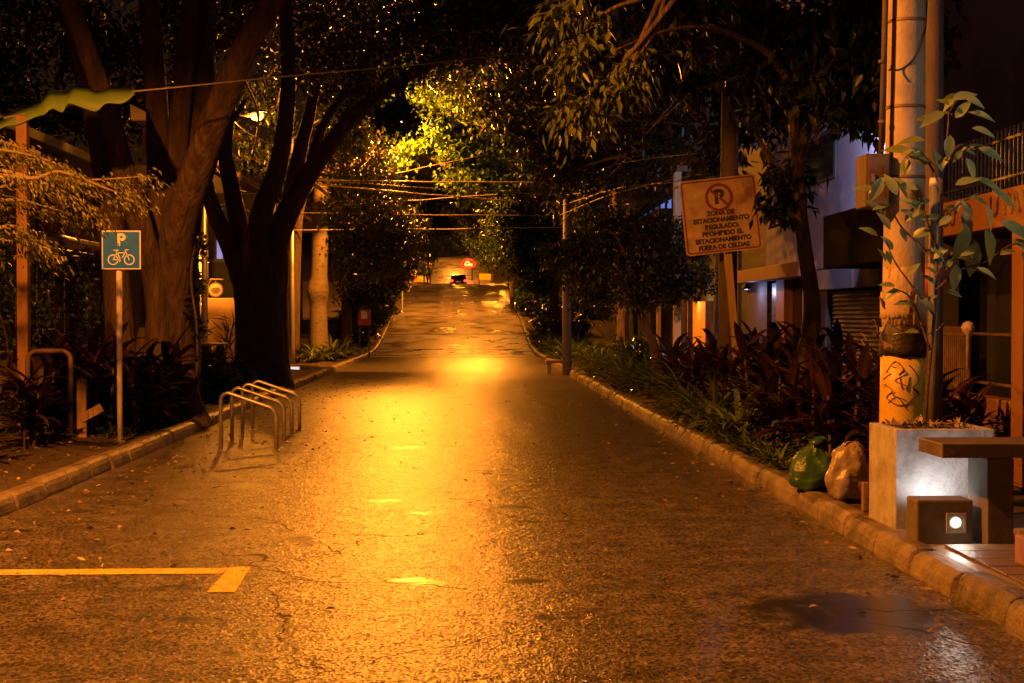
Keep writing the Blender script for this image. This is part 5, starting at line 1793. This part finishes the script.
for px, mm, wd in ((653, "wood", .2), (664, "wood", .1), (682, "cream", .14), (696, "wood", .12), (640, "dark", .3)):
    yy = ypx(px)
    B().box((XH - .25, yy - wd / 2, KH), (XH - .1, yy + wd / 2, 2.3), bev=.01).build("gate_post", mm, t)
g0, g1 = yz(683, 695)
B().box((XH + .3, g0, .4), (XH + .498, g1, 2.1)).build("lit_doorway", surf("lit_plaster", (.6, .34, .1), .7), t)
g0, g1 = yz(640, 652)
sl = B()
for k in range(22):
    sl.box((XH - .12, g0, .3 + k * .09), (XH - .09, g1, .345 + k * .09))
sl.build("slat_gate", "roofmetal", t)
for (px, py, k) in ((760, 43, 0), (779, 47, 1)):
    p = W(px, py, 36)
    wn = thing("lit_window", ("brighter" if k == 0 else "dimmer") + " tiny blue-white window light showing through the dark crown at the top", "window light", p)
    B().box((p.x - .07, p.y, p.z - .08), (p.x + .07, p.y + .05, p.z + .08), bev=.01).build("pane", "e_pale" if k == 0 else "e_blue", wn)
    B().box((p.x - .4, p.y + .051, p.z - .5), (p.x + .4, p.y + .2, p.z + .5), bev=.01).build("frame", "black", wn)
# the column the tilted sign stands before
a = W(677, 232, 27.5)
t = thing("pale_column", "slim pale column with an orange-lit top, just behind the tilted no-parking sign", "column", (a.x, 27.5, KH))
B().box((a.x - .07, 27.4, KH), (a.x + .07, 27.55, W(677, 172, 27.5).z), bev=.01).build("shaft", "cream", t)
B().box((a.x - .1, 27.37, W(677, 172, 27.5).z + .002), (a.x + .25, 27.58, W(677, 166, 27.5).z), bev=.01).build("cap", "orange", t)
# lamp-lit porch light of the balcony house
lp_ = thing("porch_lamp", "small warm porch lamp by the lit doorway behind the gate posts", "lamp", (XH + .1, g1 - 3, 2.4))
B().lathe((XH + .1, ypx(689), 2.25), [(.05, 0), (.1, .05), (.1, .16), (.04, .2)], 12).build("shade", "black", lp_)
lamp("porch_light", (XH - .05, ypx(689), 2.1), 22, (1, .5, .14), lp_, rad=.05)

# ---- gated property on the near right
XG = 5.25
t = thing("gate_house", "entrance with an orange lettered beam and iron bars above, behind the sapling", "gateway", (XG, 14, KH))
za, zb_ = 2.56, 2.93
y0_, y1_ = FX(1075, 220, XG).y, FX(934, 220, XG).y
bm_ = B().box((XG, y0_, za), (XG + .3, y1_, zb_), bev=.012).build("beam", "orange", t)
RT = Matrix(((0, 0, -1), (-1, 0, 0), (0, 1, 0))).to_4x4()
zm = (za + zb_) / 2
yt = FX(1011, 205, XG).y
text("lettering", "U PAVE", .30, "signink", Matrix.Translation((XG - .003, yt - .05, zm + .02)) @ RT, bm_, bold=.004, sx=1.25)
text("lettering", "GU", .28, "signink", Matrix.Translation((XG - .003, FX(949, 215, XG).y, zm + .0)) @ RT, bm_, bold=.002, sx=1.1)
# iron bars above
ib = B()
for yy in np.arange(y0_, y1_ - .1, .11):
    ib.box((XG + .1, yy - .009, zb_), (XG + .118, yy + .009, zb_ + .62))
for z_ in (zb_ + .12, zb_ + .5):
    ib.box((XG + .095, y0_, z_), (XG + .123, y1_, z_ + .025))
ib.build("bar_grille", "black", t)
bw = thing("side_building", "bluish wall dimly lit behind the iron bars of the gateway", "building", (8.5, 15.5, KH))
B().box((7.6, 10, 0), (12, 19, 5.2), bev=.02).build("wall", "bluewall", bw)
w_ = B().box((7.55, 12.0, 3.0), (7.597, 16.5, 4.6)).build("window", "greywall", bw)
B().box((7.54, 12.1, 3.1), (7.549, 16.4, 4.5)).build("pane", "glass", w_)
lmp2 = thing("yard_lamp", "cool lamp in the yard behind the iron bars of the gateway", "lamp", (7.0, 11.4, 3.7))
B().lathe((7.0, 11.4, 3.66), [(.05, .2), (.12, .12), (.13, 0), (.1, -.02)], 14).build("shade", "black", lmp2)
B().tube([(7.0, 11.4, 3.86), (7.6, 11.4, 4.0)], .02, 6).build("arm", "black", lmp2)
lamp("yard_light", (7.0, 11.4, 3.6), 14, (.55, .6, 1.0), lmp2, rad=.06)
gl_ = thing("gate_lamp", "white lamp on an arm outside the gateway, beyond the photo's edge", "lamp", (4.6, 9.2, 3.6))
B().lathe((4.6, 9.2, 3.56), [(.05, .2), (.13, .12), (.14, 0), (.1, -.02)], 14).build("shade", "black", gl_)
B().tube([(4.6, 9.2, 3.75), (5.2, 9.4, 3.9), (7.0, 9.8, 3.9), (7.7, 10.2, 3.9)], .025, 6).build("arm", "black", gl_)
lamp("gate_light", (4.6, 9.2, 3.48), 26, (.93, 1.0, .86), gl_, rad=.07)
# piers, low wall, dark recess, barred panel
pr_ = FX(1017, 330, XG - .35)
B().box((5.0, FX(1011, 330, 5.0).y - .4, KH - .02), (5.247, FX(1011, 330, 5.0).y, za - .003), bev=.012).build("pier", "orange", t)
fy0, fy1 = FX(1060, 330, XG).y, FX(972, 330, XG).y
B().box((XG + .05, fy0, KH - .02), (XG + .25, y1_ + .5, .86), bev=.012).build("low_wall", "orange", t)
vt = B()
for k in range(6):
    vt.box((XG + .03, FX(1004, 400, XG).y, .42 + k * .05), (XG + .048, FX(985, 400, XG).y, .45 + k * .05))
vt.build("vent_grille", "darkwood", t)
B().box((XG + 1.8, 10, KH), (XG + 2.0, 19, za + .1)).build("recess_wall", "black", t)
B().box((XG + .301, 10, za + .02), (XG + 2.3, y1_ + .4, za + .2)).build("soffit", "dark", t)
B().box((XG + .02, y1_ + .02, KH), (XG + .3, y1_ + 1.4, zb_ + .1), bev=.01).build("end_wall", "dark", t)
pn = B()
q0_, q1_ = FX(969, 350, XG - .05).y, FX(937, 350, XG - .05).y
for yy in np.linspace(q0_, q1_, 17):
    pn.box((XG - .06, yy - .012, .9), (XG - .04, yy + .012, 1.58))
for z_ in (.94, 1.48):
    pn.box((XG - .065, q0_ - .03, z_), (XG - .035, q1_ + .03, z_ + .035))
pn.build("barred_panel", "rust", t)
rl_ = B()
rl_.tube([(XG + .1, fy0, 1.0), (XG + .1, y1_, 1.0)], .018, 6)
rl_.tube([(XG + .1, fy0, 1.5), (XG + .1, y1_, 1.5)], .018, 6)
rl_.build("rail", "rust", t)
a = FX(968, 328, XG - .2)
kb = thing("round_gate_knob", "small round pale knob on top of the barred panel by the gateway", "knob", a)
B().lathe((a.x, a.y, a.z - .07), [(.02, -.35), (.02, 0), (.055, .03), (.07, .075), (.05, .12), (.01, .14)], 14).build("ball", "paper", kb, smooth=True)

# ================================================================== CABLES
def cable(name, pts, r, mat, label, group=None, k=8, sag=0):
    c = catmull(pts, k)
    t = B().tube(c, r, 5, cap=False).build(name, mat, None, smooth=True)
    return tag(t, label, "cable", group)


cable("overhead_cable", [W(133, 91.5, 18.8), W(210, 84, 19.2), W(300, 75, 20.5), W(450, 61, 23), W(590, 42, 30), W(700, 18, 40)], .011, "greycable", "long single cable crossing the photo's top from the green awning over the road")
GR = "cables strung across the street before the lit tree"
for (x0, y0, x1, y1, d, r, mt) in ((388, 181, 474, 182, 42, .022, "greycable"), (392, 191, 450, 196, 41, .02, "greycable"), (400, 201, 445, 198, 43, .016, "greycable"), (380, 176, 430, 166, 44, .014, "cable"), (395, 214, 480, 215, 45, .014, "cable"), (372, 184, 470, 190, 40, .012, "cable"), (400, 229, 492, 228, 47, .014, "greycable")):
    a, b_ = W(x0, y0, d), W(x1, y1, d + .6)
    cable("street_cable", [a + (a - b_) * 1.2, a, (a + b_) / 2 - Vector((0, 0, .02)), b_, b_ + (b_ - a) * 1.2], r, mt, "cable strung across the street in front of the brightly lit tree", GR)
GR2 = "cables sagging behind the tilted no-parking sign"
for q, r, mt in (([(560, 215), (610, 195), (680, 178), (730, 170)], .012, "greycable"), ([(560, 225), (600, 178), (650, 130), (728, 60)], .010, "cable"), ([(563, 205), (620, 188), (680, 182), (730, 178)], .016, "cable"),
                 ([(566, 195), (590, 190), (620, 165), (660, 118), (728, 40)], .008, "greycable"), ([(566, 192), (600, 170), (640, 160), (730, 150)], .008, "cable")):
    n = len(q)
    cable("sagging_cable", [W(x, y, 40 - 17.3 * i / (n - 1)) for i, (x, y) in enumerate(q)], r, mt, "cable sagging from the slim pale pole to the old utility pole", GR2)
cable("left_cable", [W(200, 60, 30), W(233, 120, 37), W(266, 142, 41), W(330, 170, 50)], .014, "greycable", "short slanting cable under the glowing street lamp")
for i, (q, lb_) in enumerate((([(200, 130), (212, 150), (226, 178), (240, 200)], "upper"), ([(196, 160), (215, 168), (230, 186), (246, 192)], "middle"), ([(196, 200), (212, 206), (232, 204), (250, 212)], "lower"))):
    cable("drop_cable", [W(x, y, 36) for x, y in q], .011, "greycable", lb_ + " thin cable hanging between the two big trees")

# ================================================================== BEYOND THE CREST
def car(name, label, loc, yaw, paint, rear=True, sc=1.0, lit=True, taxi=False):
    t = thing(name, label, "car", loc)
    bd = B()
    w = .84
    prof = [(-2.0, .35), (-2.05, .6), (-1.98, .86), (-1.45, .93), (-1.0, 1.38), (-.2, 1.46), (.55, 1.40), (1.1, .98), (1.85, .84), (2.05, .62), (2.02, .33)]
    secs = []
    for s, k in ((-1, .86), (-.93, 1), (.93, 1), (1, .86)):
        secs.append([Vector((x * (1 if abs(s) < 1 else .985), w * s * (1 - .16 * max(0, z - .9) / .5), z if abs(s) < 1 else .33 + (z - .33) * .97)) for x, z in prof])
    vs = [p for q in secs for p in q]
    n = len(prof)
    fs = []
    for j in range(3):
        for i in range(n):
            fs.append((j * n + i, j * n + (i + 1) % n, (j + 1) * n + (i + 1) % n, (j + 1) * n + i))
    fs += [tuple(range(n)), tuple(reversed(range(3 * n, 4 * n)))]
    body = bd.add(vs, fs).build("body", paint, t, local=True)
    B().add([(-1.02 - .0, -.58, 1.34), (-1.02, .58, 1.34), (-1.46, .66, .96), (-1.46, -.66, .96)], [(0, 1, 2, 3)]).build("rear_window", "glass", t, local=True).location = (-.02, 0, .01)
    B().add([(.6, -.58, 1.37), (.6, .58, 1.37), (1.12, .66, 1.0), (1.12, -.66, 1.0)], [(0, 1, 2, 3)]).build("windscreen", "glass", t, local=True).location = (.02, 0, .01)
    for s in (-1, 1):
        B().add([(-1.0, s * .80, .98), (-.7, s * .73, 1.33), (.45, s * .73, 1.33), (.85, s * .80, .98)], [(0, 1, 2, 3)]).build("side_window", "glass", t, local=True).location = (0, s * .012, 0)
        B().box((-2.10, s * .70 - .15, .62), (-2.02, s * .70 + .12, .86), bev=.01).build("tail_light", "e_tail" if lit else "redpaint", t, local=True)
        B().box((1.97, s * .66 - .12, .62), (2.05, s * .66 + .12, .76), bev=.01).build("headlight", "white", t, local=True)
        for x in (-1.25, 1.3):
            wh = B()
            wh.ring((x, s * .80 - .1, .31), .17, .31, (1, 0, 0), (0, 0, 1), (0, .2, 0), 20)
            wo = wh.build("wheel", "rubber", t, local=True)
            B().ring((x, s * .80 - .08, .31), .0, .17, (1, 0, 0), (0, 0, 1), (0, .16, 0), 16).build("rim", "galv", wo, local=True)
    B().box((-2.08, -.24, .58), (-2.045, .24, .70)).build("number_plate", "e_white" if False else "white", t, local=True)
    if taxi:
        B().box((-.15, -.3, 1.462), (.1, .3, 1.6), bev=.03).build("roof_sign", "white", t, local=True)
    t.rotation_euler = (0, 0, yaw)
    return t


p = W(458.5, 285, 150)
car("parked_car", "dark red car with glowing tail lights beyond the crest of the street", (p.x, 150, rz(150)), PI / 2, "carred")
p = W(412, 285, 128)
car("parked_taxi", "yellow taxi parked on the left beyond the crest", (p.x, 128, rz(128)), PI / 2 + .5, "taxi", lit=False, taxi=True)
# people beyond the crest
def person(name, label, p, h, shirt, legs, lean=0.0, turn=0.0):
    t = thing(name, label, "person", p)
    s = h / 1.72
    J = [((0, 0, .95), .13), ((0, .01, 1.15), .125), ((0, .015, 1.36), .145), ((0, 0, 1.48), .06), ((0, -.01, 1.56), .075), ((0, -.015, 1.68), .07),
         ((-.1, 0, .88), .1), ((-.12, -.03, .5), .068), ((-.13, .02, .1), .05), ((-.13, -.12, .04), .04),
         ((.1, 0, .88), .1), ((.12, .05, .5), .068), ((.13, .12, .1), .05), ((.13, 0, .04), .04),
         ((-.2, .01, 1.40), .06), ((-.25, .03, 1.12), .045), ((-.24, -.06, .88), .035), ((-.24, -.09, .80), .03),
         ((.2, .01, 1.40), .06), ((.26, .02, 1.12), .045), ((.25, -.06, .88), .035), ((.25, -.09, .80), .03)]
    E = [(0, 1), (1, 2), (2, 3), (3, 4), (4, 5), (0, 6), (6, 7), (7, 8), (8, 9), (0, 10), (10, 11), (11, 12), (12, 13), (2, 14), (14, 15), (15, 16), (16, 17), (2, 18), (18, 19), (19, 20), (20, 21)]
    me = bpy.data.meshes.new("body")
    me.from_pydata([tuple(Vector(q) * s) for q, _ in J], E, [])
    o = bpy.data.objects.new("body", me)
    COL.objects.link(o)
    o.parent = t
    sk_ = o.modifiers.new("skin", 'SKIN')
    for i, (_, r) in enumerate(J):
        me.skin_vertices[0].data[i].radius = (r * s, r * s)
        me.skin_vertices[0].data[i].use_root = (i == 0)
    ss = o.modifiers.new("sub", 'SUBSURF')
    ss.levels = ss.render_levels = 2
    me.materials.append(M[legs])
    # shirt and head as clothing and hair over the body
    b = B()
    b.lathe((0, .01 * s, 0), [(.17 * s, .86 * s), (.165 * s, 1.1 * s), (.2 * s, 1.34 * s), (.15 * s, 1.46 * s), (.07 * s, 1.5 * s)], 14)
    b.build("shirt", shirt, t, smooth=True, local=True)
    B().lathe((0, -.012 * s, 0), [(.05 * s, 1.5 * s), (.082 * s, 1.56 * s), (.094 * s, 1.63 * s), (.085 * s, 1.70 * s), (.05 * s, 1.755 * s)], 14).build("head", "skin", t, smooth=True, local=True)
    B().lathe((0, .004 * s, 0), [(.097 * s, 1.62 * s), (.10 * s, 1.68 * s), (.085 * s, 1.74 * s), (.03 * s, 1.775 * s)], 14).build("hair", "black", t, smooth=True, local=True)
    t.rotation_euler = (0, 0, turn)
    return t


p = W(429, 286, 116)
person("person", "standing person in dark clothes beside the yellow taxi", Vector((p.x, 116, rz(116))), 1.78, "cloth", "cloth", turn=.4)
p = W(425.5, 286, 114)
person("person", "standing person in pale blue between the taxi and the darker figure", Vector((p.x, 114, rz(114))), 1.7, "lightcloth", "cloth", turn=-.5)
# red neon
p = W(468, 264, 170)
t = thing("red_neon_sign", "glowing red neon sign with a yellow middle beyond the dark red car", "neon sign", p)
B().box((p.x - .8, p.y + .06, p.z - .5), (p.x + .8, p.y + .25, p.z + .5), bev=.05).build("backing", "dark", t)
rr = B()
for (x0, z0, x1, z1) in ((-1.3, -.5, -1.2, .4), (-1.2, .4, -.3, .9), (-.3, .9, .8, .75), (.8, .75, 1.4, .1), (1.4, .1, 1.2, -.5), (1.2, -.5, -.2, -.75), (-.2, -.75, -1.3, -.5)):
    rr.tube([p + Vector((x0, 0, z0)) * .6, p + Vector((x1, 0, z1)) * .6], .13, 8)
rr.build("red_tube", "e_red", t)
yy_ = B()
for (x0, z0, x1, z1) in ((-.7, -.2, -.4, .3), (-.4, .3, 0, .5), (0, .5, .3, 0), (-.6, -.25, .9, -.25), (.5, .1, .9, -.1)):
    yy_.tube([p + Vector((x0 * .6, -.08, z0 * .6)), p + Vector((x1 * .6, -.08, z1 * .6))], .09, 8)
yy_.build("yellow_tube", "e_yellow", t)
B().tube([(p.x + .5, p.y + .32, rz(170) - .2), (p.x + .5, p.y + .32, p.z + .4)], .09, 8).build("post", "poledark", t)
lamp("neon_light", p + Vector((0, -.6, 0)), 160, (1, .06, .02), t, rad=.4)
# white post, yellow kiosk
p = W(492.5, 286, 108)
t = thing("white_post", "slim white post standing at the crest below the pale green tree", "post", (p.x, 108, rz(108)))
B().tube([(p.x, 108, rz(108)), W(492.5, 272, 108)], .09, 8).build("shaft", "whitepost", t)
B().tube([W(492.5, 272, 108), W(492.5, 270.5, 108)], .12, 8).build("cap", "galv", t)
p = W(485, 284, 120)
t = thing("yellow_barrier", "small yellow barrier board beside the white post", "barrier", (p.x, 120, rz(120)))
B().box((p.x - .5, 119.9, rz(120) + .5), (p.x + .5, 120.0, rz(120) + 1.0), bev=.02).build("board", "taxi", t)
for s in (-.5, .5):
    B().tube([(p.x + s, 120.05, rz(120)), (p.x + s, 120.05, rz(120) + .6)], .05, 6).build("leg", "rust", t)
# litter bin, kiosk column at the right kerb of the hill
d = 84
p = W(517.5, 312, d)
t = thing("litter_bin", "green litter bin on a post at the right kerb of the hill", "litter bin", (p.x, d, rz(d) + .1))
zc = W(517.5, 298, d).z
B().lathe((p.x, d, zc - .45), [(.2, 0), (.27, .1), (.3, .85), (.26, .95), (.1, 1.0)], 14).build("bin", "bin", t, smooth=True)
B().tube([(p.x + .32, d, rz(d)), (p.x + .32, d, zc + .5)], .05, 6).build("post", "galv", t)
p = W(512, 312, 82)
t = thing("banded_post", "post with white and orange bands beside the green litter bin", "post", (p.x, 82, rz(82)))
z0 = rz(82)
B().tube([(p.x, 82, z0), (p.x, 82, z0 + .7)], .13, 10).build("base", "rust", t)
B().tube([(p.x, 82, z0 + .7), (p.x, 82, z0 + 1.25)], .15, 10).build("orange_band", "taxi", t)
B().tube([(p.x, 82, z0 + 1.25), (p.x, 82, z0 + 1.75)], .16, 10).build("white_band", "white", t)
p = W(402, 300, 82)
t = thing("marker_post", "thin pale marker post at the left kerb of the hill", "post", (p.x, 82, rz(82)))
B().tube([(p.x, 82, rz(82)), W(402, 290, 82)], .06, 8).build("shaft", "whitepost", t)
B().lathe(W(402, 290, 82), [(.075, 0), (.09, .05), (.05, .12)], 10).build("cap", "galv", t)
# low wall at the left edge of the crest
wl_ = thing("hill_wall", "low reddish wall at the left of the concrete hill below the taxi", "wall", (-5.0, 100, rz(100)))
B().box((-8.5, 104, rz(104) - .6), (-4.3, 104.3, rz(104) + .55), bev=.03).build("wall", "brick", wl_)
B().box((-8.6, 103.95, rz(104) + .553), (-4.25, 104.35, rz(104) + .65), bev=.02).build("coping", "planter", wl_)

# ================================================================== SKY AND MOON
w = bpy.data.worlds.new("World")
scene.world = w
w.use_nodes = True
nt = w.node_tree
bg = nt.nodes["Background"]
sk = nt.nodes.new("ShaderNodeTexSky")
sk.sky_type = 'NISHITA'
sk.sun_disc = False
sk.sun_elevation = math.radians(2)
sk.sun_rotation = math.radians(200)
tint = nt.nodes.new("ShaderNodeMix")       # the town's lamps redden the low night cloud
tint.data_type, tint.blend_type = 'RGBA', 'MULTIPLY'
tint.inputs[0].default_value = 1
tint.inputs[7].default_value = (1, .36, .2, 1)
nt.links.new(sk.outputs[0], tint.inputs[6])
nt.links.new(tint.outputs[2], bg.inputs[0])
bg.inputs[1].default_value = .010
sd = bpy.data.lights.new("moon", 'SUN')
sd.energy, sd.angle, sd.color = .006, math.radians(.5), (.7, .75, 1)
so = bpy.data.objects.new("moon", sd)
COL.objects.link(so)
so.rotation_euler = (math.radians(40), 0, math.radians(20))

scene.view_settings.view_transform = 'Standard'
scene.view_settings.look = 'None'
scene.view_settings.exposure = 0
scene.view_settings.gamma = 1
scene.cycles.use_denoising = True
scene.cycles.max_bounces = 6
scene.cycles.transparent_max_bounces = 4
scene.cycles.sample_clamp_indirect = 4
scene.cycles.blur_glossy = .3
